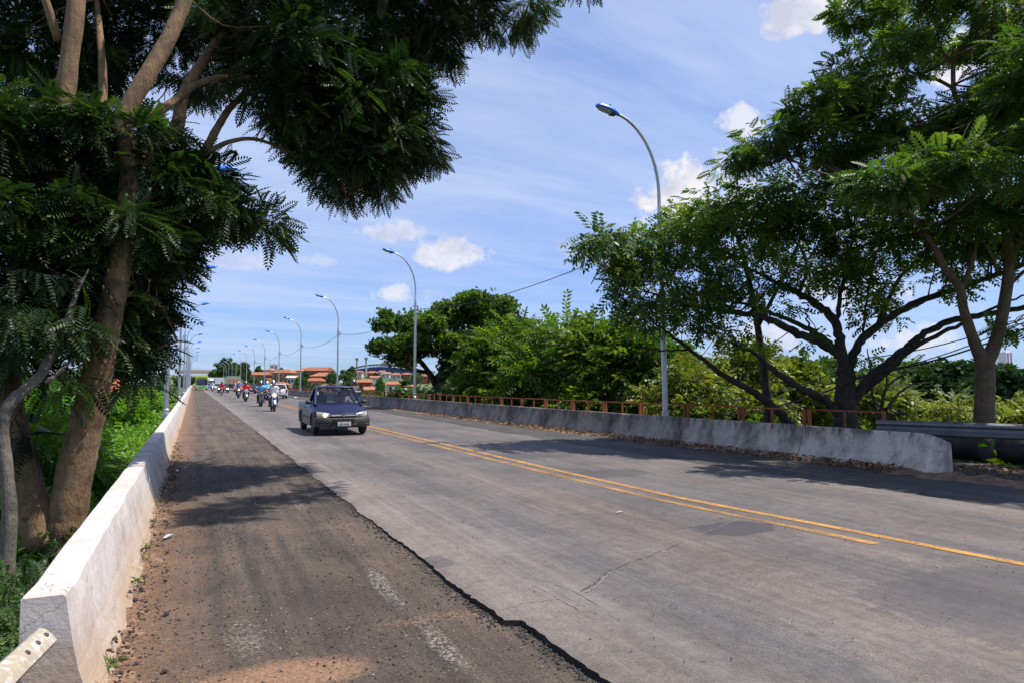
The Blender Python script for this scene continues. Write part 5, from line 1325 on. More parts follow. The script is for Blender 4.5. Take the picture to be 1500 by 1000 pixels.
    for s in (-1, 1):
        bm = bmesh.new(); box(bm, (s*.56, -2.098, .30), (.27, .10, .10)); obj('bumper_recess', bm, M('deep_black', (.008, .008, .009), .8), root, bevel=.015)
    bm = bmesh.new(); box(bm, (0, -2.125, .275), (.74, .06, .075)); obj('lower_intake', bm, M('deep_black', (.008, .008, .009), .8), root, bevel=.01)
    for i in range(5):
        bm = bmesh.new(); x = -.27 + .135*i; box(bm, (x, -2.142, .455), (.10, .05, .085), Matrix.Rotation(R(10), 3, 'Y')); obj('bumper_slot', bm, M('deep_black', (.008, .008, .009), .8), root, bevel=.012)
    bm = bmesh.new(); box(bm, (0, -2.075, .59), (.80, .03, .10)); gr = obj('grille', bm, M('deep_black', (.008, .008, .009), .8), root, bevel=.01)
    bm = bmesh.new(); box(bm, (0, -2.098, .61), (.76, .026, .040)); obj('chrome_bar', bm, M('bright_trim', (.55, .55, .50), .3, .2), gr, bevel=.008)
    bm = bmesh.new(); lathe(bm, [(.004, -.016), (.04, -.014), (.052, -.006), (.052, .01)], c=(0, -2.115, .608), axis='y', n=20); em = obj('badge', bm, CHROME, gr, True)
    bm = bmesh.new(); box(bm, (0, -2.133, .608), (.045, .006, .05), Matrix.Rotation(R(45), 3, 'Y')); obj('badge_inlay', bm, M('badge_violet', (.16, .10, .2), .3), em)
    bm = bmesh.new(); box(bm, (.20, -1.965, .668), (.24, .03, .018)); obj('bonnet_trim', bm, CHROME, root, bevel=.005)
    bm = bmesh.new(); lathe(bm, [(.016, 0), (.014, .012), (.003, .016)], c=(.02, -1.50, .83), n=10); obj('washer_jet', bm, CHROME, root)
    make_plate(root, (.02, -2.165, .355), True)
    bm = bmesh.new(); box(bm, (0, .1, .28), (1.3, 3.6, .08)); box(bm, (0, 1.36, .36), (.9, .12, .12)); obj('chassis', bm, BLACKP, root)
    return root
PK = np.array([4.22, 0]); PKY = 23.25
make_pickup((4.22, PKY, 0), R(-1.0))
person('driver in pale shirt behind the wheel of the navy pickup', (4.22+.36, PKY+.02, -.28), R(-1), 'drive', 'shirt', cloth('grey', (.30, .30, .33)), cloth('denim', (.05, .07, .13)))

# ------------------------------------------------------------------ motorcycles
def make_moto():
    root = thing('motorcycle', '', 'motorcycle'); P = M('moto_black_paint', (.02, .02, .022), .25, .2, coat=.6)
    for y, r, n_ in ((-.64, .30, 'w'), (.62, .29, 'w')):
        wl = wheel(root, (0, y, r), r, .10, ALLOY, 5, 1)
    def part(nm, mat, fn, smooth=True, parent=root, bevel=0):
        bm = bmesh.new(); fn(bm); return obj(nm, bm, mat, parent, smooth, bevel)
    part('fork', CHROME, lambda b: [tube(b, [(s*.085, -.645, .30), (s*.085, -.50, .72), (s*.075, -.42, .95)], [.026, .030, .024], 8) for s in (-1, 1)])
    part('mudguard', P, lambda b: [ring_faces(b, [[b.verts.new((x, -.64 - .335*math.cos(a), .30 + .335*math.sin(a))) for x in (-.06, -.03, .03, .06)] for a in np.linspace(.35, 2.2, 12)], False, False)])
    part('fuel_tank', P, lambda b: [tube(b, [(0, -.38, .86), (0, -.30, .90), (0, -.12, .91), (0, .06, .84), (0, .12, .80)], [.05, .125, .14, .10, .05], 14)])
    part('saddle', SEATM, lambda b: [ring_faces(b, [[b.verts.new(p) for p in ((-w_, y, z), (-w_*.9, y, z+.05), (w_*.9, y, z+.05), (w_, y, z), (w_*.6, y, z-.05), (-w_*.6, y, z-.05))] for y, w_, z in ((.05, .09, .77), (.20, .13, .76), (.45, .13, .78), (.70, .10, .81), (.74, .06, .81))])])
    part('tail_cowl', P, lambda b: [ring_faces(b, [[b.verts.new(p) for p in ((-w_, y, z-.06), (-w_, y, z+.03), (w_, y, z+.03), (w_, y, z-.06))] for y, w_, z in ((.25, .12, .70), (.55, .12, .72), (.85, .07, .80), (.93, .04, .82))])])
    part('engine', M('engine_metal', (.20, .20, .21), .4, .7, var=.2), lambda b: [box(b, (0, -.08, .42), (.26, .34, .22)), box(b, (0, -.20, .60), (.20, .20, .22), Matrix.Rotation(R(20), 3, 'X')), lathe(b, [(.09, -.17), (.10, -.15), (.10, .15), (.09, .17)], c=(0, .04, .40), axis='x', n=16)], True, root, .012)
    part('frame', BLACKP, lambda b: [tube(b, [(0, -.42, .90), (0, -.30, .55), (0, -.22, .28), (0, .12, .27), (0, .25, .45), (0, .30, .72)], .026, 8), tube(b, [(-.09, .62, .29), (-.08, .10, .36), (.08, .10, .36), (.09, .62, .29)], .022, 6), tube(b, [(-.12, .55, .62), (-.11, .60, .32)], .022, 6), tube(b, [(.12, .55, .62), (.11, .60, .32)], .022, 6)])
    part('exhaust', CHROME, lambda b: [tube(b, [(.10, -.26, .52), (.13, -.30, .34), (.14, -.10, .25), (.15, .25, .28), (.16, .72, .36)], [.022, .022, .024, .048, .052], 10)])
    part('handlebar', CHROME, lambda b: [tube(b, [(-.37, -.40, 1.035), (-.24, -.44, 1.05), (-.08, -.46, .98), (.08, -.46, .98), (.24, -.44, 1.05), (.37, -.40, 1.035)], .013, 8), tube(b, [(-.26, -.44, 1.05), (-.30, -.47, 1.22)], .006, 5), tube(b, [(.26, -.44, 1.05), (.30, -.47, 1.22)], .006, 5)])
    for s in (-1, 1):
        part('hand_grip', RUBBER, lambda b: [tube(b, [(s*.28, -.425, 1.045), (s*.385, -.396, 1.034)], .020, 8)])
        part('mirror', BLACKP, lambda b: [ellipsoid(b, (s*.31, -.475, 1.25), (.065, .022, .045), 12, 8)])
        part('indicator', M('amber_lens', (.7, .25, .02), .3), lambda b: [ellipsoid(b, (s*.20, -.50, .86), (.05, .03, .028), 10, 6)])
        part('footrest', BLACKP, lambda b: [tube(b, [(s*.10, .05, .28), (s*.27, .03, .27)], .016, 6)])
    hc = part('headlight_cowl', P, lambda b: [ring_faces(b, [[b.verts.new((w_*math.cos(a), y, .90 + h_*math.sin(a))) for a in np.linspace(0, 2*PI, 14, endpoint=False)] for y, w_, h_ in ((-.40, .06, .06), (-.47, .13, .14), (-.56, .135, .145), (-.585, .12, .13))])])
    part('headlight', LAMP_OFF, lambda b: [lathe(b, [(.003, -.622), (.05, -.612), (.082, -.595), (.088, -.57)], c=(0, 0, .89), axis='y', n=18)], True, hc)
    part('tail_light', TAIL, lambda b: [box(b, (0, .94, .80), (.10, .04, .06))], False, root, .01)
    part('rear_mudguard', BLACKP, lambda b: [box(b, (0, .93, .60), (.15, .02, .34), Matrix.Rotation(R(15), 3, 'X'))])
    pl = make_plate(root, (0, .985, .56), False, .19, .14, 1)
    return root
MP = make_moto()
_first = [True]
def moto(label, loc, rz, paint, lit=None, group='motorcycles riding in the traffic', cowl=None):
    if _first[0]: o = MP; _first[0] = False
    else: o = copy_tree(MP)
    o.location = loc; o.rotation_euler = (0, 0, rz); tag(o, label, 'motorcycle', group)
    for n_ in ('mudguard', 'fuel_tank', 'tail_cowl', 'headlight_cowl'):
        for c in child(o, n_): recolor(c, paint)
    if cowl:
        for c in child(o, 'headlight_cowl'): recolor(c, cowl)
    for c in child(o, 'headlight'):
        recolor(c, lit or LAMP_OFF)
    return o
def gp(px, D):
    p = at(px, 560, D); return (float(p[0]), float(p[1]), 0.0)
CP = lambda n_, c: M('paint_'+n_, c, .25, .1, var=.06, coat=.7)
HB, HWt = M('helmet_black', (.02, .02, .022), .2, coat=.6), M('helmet_white', (.78, .78, .78), .25, coat=.6)
JEAN = cloth('jeans', (.07, .11, .22)); JEAN2 = cloth('dark_jeans', (.025, .03, .05)); PALE = cloth('pale_jeans', (.33, .40, .52))
rg = 'riders in the traffic'
bikes = [
    # px, D, towards camera?, bike label, paint, lit, cowl, person label, top kind, top, legs, helmet, stripe
    (400.5, 39, 1, 'white cowled motorcycle leading the oncoming group, headlight glowing', CP('white', (.58, .58, .59)), LAMP_ON, CP('white', (.58, .58, .59)), 'rider in loose white shirt and blue jeans on the leading motorcycle', 'shirt', cloth('white', (.55, .54, .60)), JEAN, HB, HWt),
    (382.5, 46.5, 1, 'dark motorcycle with bright fork behind the leading one', CP('black', (.02, .02, .022)), None, None, 'rider in light blue shirt with black helmet half white', 'shirt', cloth('lightblue', (.16, .40, .80)), JEAN2, HB, HWt),
    (360.3, 59, 1, 'motorcycle with silver headlight shell under the rider in bright red', CP('silver', (.55, .56, .58)), None, None, 'rider in bright red jacket, left of the rider in light blue', 'jacket', cloth('red', (.72, .025, .03)), JEAN2, HB, M('helmet_silver', (.5, .5, .55), .3, .4)),
    (349.5, 72, 1, 'dark motorcycle with glowing headlight just behind the red jacket rider', CP('graphite', (.05, .05, .055)), LAMP_ON, None, 'rider in tan sleeves and violet blue vest behind the red jacket rider', 'shirt', cloth('tanblue', (.18, .16, .46)), JEAN2, HB, HWt),
    (325, 88, 1, 'red motorcycle in front of the dark oncoming car', CP('red', (.55, .03, .05)), None, None, 'rider in dark red shirt in front of the dark oncoming car', 'jacket', cloth('darkred', (.50, .015, .03)), JEAN2, HB, None),
    (311.5, 128, 1, 'pale motorcycle with lit headlight beside the oncoming white car', CP('white', (.58, .58, .59)), LAMP_W, CP('white', (.58, .58, .59)), 'distant rider in maroon and white beside the oncoming white car', 'jacket', cloth('white', (.55, .54, .60)), JEAN2, HB, HWt),
    (391.5, 62, -1, 'motorcycle going away with the cyan shirted rider, half hidden beyond the leading rider', CP('black', (.02, .02, .022)), None, None, 'rider in cyan shirt seen from behind between two oncoming riders', 'shirt', cloth('cyan', (.02, .42, .72)), JEAN2, HWt, None),
    (518.5, 37.5, -1, 'dark motorcycle with red tail light going away to the right of the pickup', CP('black', (.02, .02, .022)), None, None, 'rider in dark grey jacket seen from behind right of the pickup', 'jacket', cloth('charcoal', (.085, .075, .085)), JEAN2, HB, HWt),
    (499.5, 43, -1, 'motorcycle going away, mostly hidden behind the pickup cab', CP('black', (.02, .02, .022)), None, None, 'white helmeted rider showing just above the pickup roof', 'shirt', cloth('white', (.55, .54, .60)), JEAN2, HWt, None),
]
for px, D, s, bl, paint, lit, cowl, pl, top, tm, lm, hm, st in bikes:
    p = gp(px, D); a = R(rnd.uniform(-3, 3)) + (0 if s > 0 else PI)
    moto(bl, p, a, paint, lit, cowl=cowl); person(pl, p, a, 'ride', top, tm, lm, hm, st, rg, visor=(px == 360.3))
# load on the back of the bike beside the pickup
def pannier():
    p = gp(518.5, 37.5); root = thing('carrier_box', 'small white and dark carrier box strapped behind the rider in the dark grey jacket', 'carrier box', (p[0], p[1]-.78, .83))
    bm = bmesh.new(); box(bm, (0, 0, .14), (.34, .30, .28)); obj('box_shell', bm, M('box_dark_blue', (.03, .04, .09), .4), root, bevel=.03)
    bm = bmesh.new(); box(bm, (0, 0, .305), (.36, .32, .06)); obj('lid', bm, M('box_white', (.6, .6, .65), .4), root, bevel=.02)
pannier()

# ------------------------------------------------------------------ cars
def make_car(kind='hatch'):
    root = thing('car', '', 'car'); L = 2.0 if kind == 'hatch' else 2.2; HW = .83; wr = .30; fa, ra = -1.22, 1.24
    def arch(yc, r): return [(yc + r*math.cos(t), .29 + r*math.sin(t)) for t in np.linspace(0, PI, 8)]
    def ol(x):
        k = abs(x)/HW; fl = .16*max(0, k-.3)**2/.49; dz = .05*max(0, k-.6)/.4
        tail = [(1.30, .99-dz), (L-.10-fl*.4, .97-dz), (L-fl, .82), (L+.03-fl, .55), (L-.02-fl, .30)] if kind == 'hatch' else [(1.15, .96-dz), (L-.12-fl*.4, .94-dz), (L-fl, .84), (L+.02-fl, .5), (L-.04-fl, .3)]
        return [(-L+fl, .28), (-L-.03+fl, .45), (-L+fl, .60), (-L+.14+fl, .71-dz), (-1.55, .82-dz), (-1.0, .91-dz), (-.3, .95-dz)] + tail + [(ra+.36, .29)] + arch(ra, .35) + [(ra-.36, .24), (fa+.36, .24)] + arch(fa, .35) + [(fa-.36, .29)]
    bm = bmesh.new(); prism(bm, [-HW, -HW+.02, -.72, -.5, -.25, 0, .25, .5, .72, HW-.02, HW], ol); obj('body', bm, CP('white', (.58, .58, .59)), root, True)
    yb = (-1.02, 1.72 if kind == 'hatch' else 1.35); yt = (-.30, 1.25 if kind == 'hatch' else .75); zt = 1.43
    def rect(y0, y1, hw, z): return [(-hw, y0, z), (hw, y0, z), (hw, y1, z), (-hw, y1, z)]
    bm = bmesh.new(); ring_faces(bm, [[bm.verts.new(p) for p in rect(*yb, .73, .92)], [bm.verts.new(p) for p in rect(*yt, .57, zt)]]); obj('windows', bm, WINDOW, root)
    bm = bmesh.new(); rows = []
    for t in np.linspace(0, 1, 5): rows.append([bm.verts.new((x*.58, yt[0]-.03 + t*(yt[1]-yt[0]+.08), zt-.01 + .05*math.sin(PI*(.15+t*.7)) - .03*abs(x)**3)) for x in np.linspace(-1, 1, 9)])
    ring_faces(bm, rows, False, False); e = bmesh.ops.extrude_face_region(bm, geom=bm.faces[:]); bmesh.ops.translate(bm, vec=(0, 0, -.035), verts=[v for v in e['geom'] if isinstance(v, bmesh.types.BMVert)]); obj('roof', bm, CP('white', (.58, .58, .59)), root, 'all')
    for s in (-1, 1):
        for (y0, y1) in ((yb[0], yt[0]), (.25, .25), (yb[1], yt[1])):
            bm = bmesh.new(); tube(bm, [(s*.735, y0, .91), (s*.57, y1, zt)], .038, 6); obj('pillar', bm, CP('white', (.58, .58, .59)), root, True)
        bm = bmesh.new(); box(bm, (s*.60, -L+.035, .63), (.34, .10, .14), Matrix.Rotation(R(-16*s), 3, 'Z')); obj('headlight', bm, LAMP_OFF, root, bevel=.02)
        bm = bmesh.new(); box(bm, (s*.70, L-.06, .80), (.16, .12, .26), Matrix.Rotation(R(14*s), 3, 'Z')); obj('tail_light', bm, TAIL, root, bevel=.02)
        bm = bmesh.new(); ellipsoid(bm, (s*.90, -.72, .98), (.09, .05, .065), 10, 8); obj('wing_mirror', bm, BLACKP, root, True)
        wheel(root, (s*(HW-.10), fa, wr), wr, .18, ALLOY, 5, s); wheel(root, (s*(HW-.10), ra, wr), wr, .18, ALLOY, 5, s)
    bm = bmesh.new(); box(bm, (0, -L-.01, .47), (.9, .06, .16)); obj('grille', bm, BLACKP, root, bevel=.01)
    bm = bmesh.new(); box(bm, (0, L+.0, .33), (1.2, .08, .12)); obj('rear_valance', bm, BLACKP, root, bevel=.01)
    make_plate(root, (0, -L-.05, .40), False); make_plate(root, (0, L+.03, .62), False, ny=1)
    return root
CARS = {'hatch': make_car('hatch'), 'saloon': make_car('saloon')}; _used = set()
def car(kind, label, loc, rz, paint, lit=None):
    o = CARS[kind] if kind not in _used else copy_tree(CARS[kind]); _used.add(kind)
    o.location = loc; o.rotation_euler = (0, 0, rz); tag(o, label, 'car', 'cars in the traffic')
    for n_ in ('body', 'roof', 'pillar'):
        for c in child(o, n_): recolor(c, paint)
    if lit:
        for c in child(o, 'headlight'): recolor(c, lit)
car('hatch', 'white hatchback going away in the right lane, beyond the leading rider', gp(406.5, 70), PI, CP('white', (.58, .58, .59)))
car('hatch', 'dark grey car going away with red tail light beyond the red jacket rider', gp(366.5, 104), PI, CP('darkgrey', (.03, .033, .045)))
car('saloon', 'silver car going away, half hidden behind the tan sleeved rider', gp(350, 122), PI, CP('silver2', (.5, .52, .55)))
car('saloon', 'dark oncoming car with both headlights glowing', gp(327, 112), 0, CP('darkblue', (.04, .05, .09)), LAMP_ON)
car('hatch', 'white oncoming car behind the dark car with glowing headlights', gp(318, 140), 0, CP('white', (.58, .58, .59)))
car('saloon', 'small blue distant car beside the green bus', gp(307, 185), 0, CP('blue', (.06, .08, .45)))

# ------------------------------------------------------------------ trucks and bus
def truck(kind, label, loc, rz):
    W = 2.5; root = thing('truck', label, 'truck', loc, rz, 'trucks in the traffic')
    if kind == 'tipper':
        TAN = M('tan_tailgate', (.42, .235, .14), .8, var=.2, scale=2, dirt=((.22, .12, .08), .7, 2)); GRN = M('pale_green_body', (.42, .55, .46), .6, var=.12, scale=2); DK = M('brown_chassis', (.085, .05, .04), .8, var=.3)
        bm = bmesh.new(); box(bm, (0, .6, 2.05), (W, 5.2, 1.5)); obj('cargo_body', bm, GRN, root, bevel=.03)
        bm = bmesh.new(); box(bm, (0, 3.235, 1.95), (W-.16, .07, 1.10)); g_ = obj('tailgate', bm, TAN, root, bevel=.01)
        bm = bmesh.new(); box(bm, (0, .9, 2.86), (W+.04, 4.7, .10)); obj('load_cover', bm, GRN, root, bevel=.02)
        bm = bmesh.new()
        for x in (-.8, 0, .8): box(bm, (x, 3.285, 1.95), (.07, .04, 1.1))
        obj('tailgate_rib', bm, TAN, g_)
        bm = bmesh.new(); box(bm, (0, .4, .95), (1.0, 6.4, .30)); box(bm, (0, 3.1, .72), (W-.2, .10, .22)); box(bm, (0, 3.0, 1.1), (W-.5, .3, .3)); obj('chassis', bm, DK, root)
        CABP = M('pale_green_cab', (.40, .52, .44), .4)
    else:
        WHT = M('white_box_body', (.55, .55, .57), .5, var=.06); DK = BLACKP
        bm = bmesh.new(); box(bm, (0, .7, 2.05), (W, 5.4, 2.3)); obj('cargo_body', bm, WHT, root, bevel=.03)
        ny = 3.405; bm = bmesh.new()
        for s in (-1, 1): box(bm, (s*.60, ny, 2.05), (1.16, .03, 2.1))
        obj('rear_door', bm, WHT, root, bevel=.01)
        bm = bmesh.new(); box(bm, (0, .4, .78), (.9, 6.2, .22)); box(bm, (0, 3.3, .6), (W-.3, .1, .12)); obj('chassis', bm, DK, root)
        CABP = M('white_cab', (.70, .70, .72), .35)
    bm = bmesh.new()
    ring_faces(bm, [[bm.verts.new((x, y, z)) for y, z in ((-3.9, .6), (-3.95, 1.4), (-3.75, 2.35), (-3.5, 2.6), (-2.1, 2.6), (-2.1, .6))] for x in (-1.15, 1.15)]); obj('cab', bm, CABP, root, bevel=.04)
    bm = bmesh.new(); poly(bm, [(-1.0, -3.945, 1.5), (1.0, -3.945, 1.5), (.95, -3.775, 2.3), (-.95, -3.775, 2.3)]); obj('windscreen', bm, WINDOW, root)
    for s in (-1, 1):
        bm = bmesh.new(); box(bm, (s*.85, -3.955, .95), (.3, .05, .2)); obj('headlight', bm, LAMP_OFF, root)
        bm = bmesh.new(); box(bm, (s*.95, 3.36 if kind != 'tipper' else 3.17, .80), (.3, .05, .13)); obj('tail_light', bm, TAIL, root)
        wheel(root, (s*1.02, -2.9, .48), .48, .28, STEELRIM, 6, s)
        wheel(root, (s*.98, 1.9, .48), .48, .46, STEELRIM, 6, s)
    return root
truck('tipper', 'tan and pale green tipper truck going away, seen from behind', gp(341.5, 142), PI)
truck('box', 'white box truck going away beyond the oncoming white car', gp(321, 215), PI)
truck('box', 'white box truck just right of the green bus', gp(309, 215), 0)
def bus():
    root = thing('bus', 'lime green city bus coming along the left shoulder', 'bus', (*gp(295.8, 150)[:2], -.05)); LG = M('lime_bus_paint', (.33, .56, .03), .35, var=.07, scale=1, coat=.4); W = 2.5; H = 3.15
    bm = bmesh.new(); rings = []
    for y, ins in ((0, .08), (.12, 0), (10.8, 0), (11, .08)):
        rings.append([bm.verts.new(p) for p in ((-W/2+ins, y, .38), (-W/2+ins*.5, y, 1.2), (-W/2+ins, y, 2.9), (-W/2+.2+ins, y, H-ins*.5), (W/2-.2-ins, y, H-ins*.5), (W/2-ins, y, 2.9), (W/2-ins*.5, y, 1.2), (W/2-ins, y, .38))])
    ring_faces(bm, rings); obj('body', bm, LG, root, True, .03)
    bm = bmesh.new(); rows = [[bm.verts.new((x*1.10, -.075 + .04*x*x, z)) for x in np.linspace(-1, 1, 9)] for z in (1.18, 1.5, 2.0, 2.42)]; ring_faces(bm, rows, False, False); obj('windscreen', bm, M('bus_glass', (.025, .035, .055), .05, spec=.8), root)
    bm = bmesh.new(); box(bm, (0, -.015, 2.70), (1.9, .05, .26)); obj('destination_board', bm, M('amber_display', (.20, .10, .03), .5), root)
    bm = bmesh.new(); box(bm, (0, -.012, .88), (1.7, .05, .22)); obj('front_band', bm, M('teal_band', (.14, .50, .38), .5), root)
    bm = bmesh.new(); box(bm, (0, -.02, .46), (.9, .08, .16)); obj('number_plate_panel', bm, M('maroon_panel', (.16, .03, .04), .6), root)
    for s in (-1, 1):
        bm = bmesh.new(); box(bm, (s*.95, -.02, .88), (.30, .07, .22)); obj('headlight', bm, M('bus_headlight', (.75, .72, .75), .2), root, bevel=.02)
        bm = bmesh.new(); box(bm, (s*1.38, -.12, 2.2), (.16, .10, .42)); obj('wing_mirror', bm, BLACKP, root, bevel=.02)
        wheel(root, (s*1.06, 2.4, .46), .46, .28, STEELRIM, 6, s); wheel(root, (s*1.06, 8.2, .46), .46, .28, STEELRIM, 6, s)
        bm = bmesh.new(); box(bm, (s*(W/2+.002), 5.4, 2.05), (.02, 9.8, .95)); obj('side_windows', bm, M('bus_glass', (.025, .035, .055), .05, spec=.8), root)
bus()
# ------------------------------------------------------------------ far side of the valley
def at_z(px, D): return at(px, 560, D)
TERRA = [M('terracotta_roof_%s' % n_, c, .85, var=.28, scale=.8, dirt=((.20, .075, .04), .6, .5)) for n_, c in (('orange', (.33, .125, .06)), ('red', (.28, .092, .048)), ('pale', (.36, .17, .105)))]
BRICK = M('bare_brick', (.28, .105, .06), .9, var=.2, scale=.6); PLAST = M('pale_plaster', (.46, .42, .38), .9, var=.12, scale=.5); WHITEP = M('white_plaster', (.55, .54, .53), .85, var=.06, scale=.5)
OCHRE = M('ochre_plaster', (.38, .25, .15), .9, var=.15, scale=.5); GLAZE = M('dark_window', (.03, .032, .035), .3); GREYR = M('grey_metal_roof', (.45, .46, .48), .5, var=.1)
def house(label, px, py_eave, D, wpx, storeys, roofm, wallm, hip=True, depth_k=.75, rot=0.0, group='red roofed houses across the valley', rise=.26, name='house'):
    """house whose eaves are at pixel height py_eave; walls run down into the slope"""
    c = at(px, py_eave, D); W = wpx*D/1000; dp = max(5.5, W*depth_k); H = 2.9*storeys; ez = c[2]
    g_ = float(terrain_z(c[0], c[1])); H = max(H, ez - g_ + 1.0)
    root = thing(name, label, 'house', (c[0], c[1], ez-H), -YAW + rot, group)
    bm = bmesh.new(); box(bm, (0, 0, H/2), (W*.94, dp*.94, H)); obj('wall', bm, wallm, root)
    bm = bmesh.new(); e = .5; h = W*.5*rise + .6
    b4 = [bm.verts.new(p) for p in ((-W/2-e, -dp/2-e, H), (W/2+e, -dp/2-e, H), (W/2+e, dp/2+e, H), (-W/2-e, dp/2+e, H))]
    b5 = [bm.verts.new((v.co.x, v.co.y, H+.22)) for v in b4]
    k = W*.28 if hip else 0
    r0, r1 = bm.verts.new((-W/2-e+k, 0, H+h)), bm.verts.new((W/2+e-k, 0, H+h))
    for i in range(4): bm.faces.new((b4[i], b4[(i+1) % 4], b5[(i+1) % 4], b5[i]))
    bm.faces.new(b4); bm.faces.new((b5[0], b5[1], r1, r0)); bm.faces.new((b5[2], b5[3], r0, r1)); bm.faces.new((b5[1], b5[2], r1)); bm.faces.new((b5[3], b5[0], r0))
    obj('roof', bm, roofm, root)
    n = max(2, int(W/3.2))
    for s in range(storeys):
        for i in range(n):
            bm = bmesh.new(); x = (i+.5)/n*W*.86 - W*.43; big = (i+s) % 3 == 0
            box(bm, (x, -dp*.47-.03, H - 1.45 - s*2.9 - (.35 if big else 0)), (1.0, .12, 1.9 if big else 1.1)); obj('door' if big and s == storeys-1 else 'window', bm, GLAZE, root)
    if storeys > 1:
        bm = bmesh.new(); box(bm, (0, -dp*.47-.6, H-2.95), (W*.96, 1.2, .16)); obj('awning', bm, roofm, root)
    return root
HS = [  # label, px, eave py, D, width px, storeys, roof, wall
    ('wide red roofed house just behind the white oncoming car', 417, 546, 420, 30, 2, 1, OCHRE), ('terracotta roofed house left of the wide one, under the round tree', 385, 549, 430, 24, 1, 0, BRICK),
    ('small pale roofed house below the grey tower block', 395, 542, 560, 14, 1, 2, PLAST), ('brick red house at the end of the lamp row', 366, 548, 470, 18, 2, 1, BRICK), ('tall brick house with stacked red roofs left of the third lamp', 468, 543, 440, 34, 2, 1, BRICK),
    ('lower red roofed house in front of the stacked brick house', 476, 551, 380, 34, 1, 0, BRICK), ('long low red roof below the stacked brick house', 462, 558, 330, 26, 1, 1, OCHRE), ('small brick house with white gable beside the truck', 430, 553, 380, 16, 1, 2, PLAST),
    ('orange roofed house low behind the fourth lamp', 412, 563, 270, 13, 1, 0, BRICK), ('little white gabled house behind the pickup roof', 486, 563, 300, 14, 1, 2, WHITEP), ('large orange roofed house right of the motorcyclist in grey', 535, 560, 330, 20, 2, 0, BRICK),
    ('orange house at the foot of the slope right of the motorcyclist in grey', 541, 571, 240, 21, 1, 0, OCHRE), ('broad bright orange roof beside the second lamp pole', 576, 563, 300, 20, 1, 0, PLAST), ('pale house with orange roof above the broad bright one', 549, 553, 430, 13, 1, 0, WHITEP),
    ('small red roofed house just below the left stadium pylon', 526, 545, 640, 12, 1, 0, PLAST), ('small house below the second stadium pylon', 546, 546, 620, 15, 1, 0, BRICK), ('house with pale roof below the middle of the stadium', 566, 547, 600, 12, 1, 2, WHITEP),
    ('house with faded red roof below the right half of the stadium', 580, 549, 560, 16, 1, 1, PLAST), ('little red house at the right end of the row below the stadium', 595, 548, 600, 11, 1, 0, BRICK), ('tiny white walled house among trees under the stadium', 560, 544, 720, 8, 1, 2, WHITEP),
    ('house with dark red roof behind the layered tree', 622, 551, 520, 16, 1, 1, BRICK), ('orange roof glimpsed at the foot of the layered tree', 600, 566, 300, 12, 1, 0, BRICK), ('pale roofed house on the crest between the two round trees', 440, 543, 600, 12, 1, 2, OCHRE),
    ('long red roof on the crest above the stacked brick house', 447, 541, 650, 16, 1, 0, BRICK), ('house with orange roof on the crest left of the grey tower', 376, 545, 600, 14, 1, 0, BRICK)]
for i, (lb, px, py, D, wp, st, rm, wm) in enumerate(HS): house(lb, px, py, D, wp, st, TERRA[rm], wm, hip=i % 3 != 1, rot=rnd.uniform(-.35, .35))
house('white shed with a sloping white roof beyond the white car', 427, 553, 330, 11, 1, WHITEP, WHITEP, False, rot=.2, rise=.12)
# left side of the road
house('orange house glimpsed between the big trunk and its hanging leaves', 158, 545, 120, 26, 2, TERRA[0], M('orange_plaster', (.55, .16, .08), .9, var=.1), rot=.2, group='houses left of the road')
house('grey roofed house low beyond the left bushes', 203, 560, 190, 13, 1, GREYR, WHITEP, False, group='houses left of the road'); house('long white house far along the left side', 222, 553, 330, 24, 1, GREYR, WHITEP, False, rise=.1, group='houses left of the road')
house('white gabled house further off behind the left lamps', 240, 551, 420, 12, 1, GREYR, WHITEP, False, group='houses left of the road')

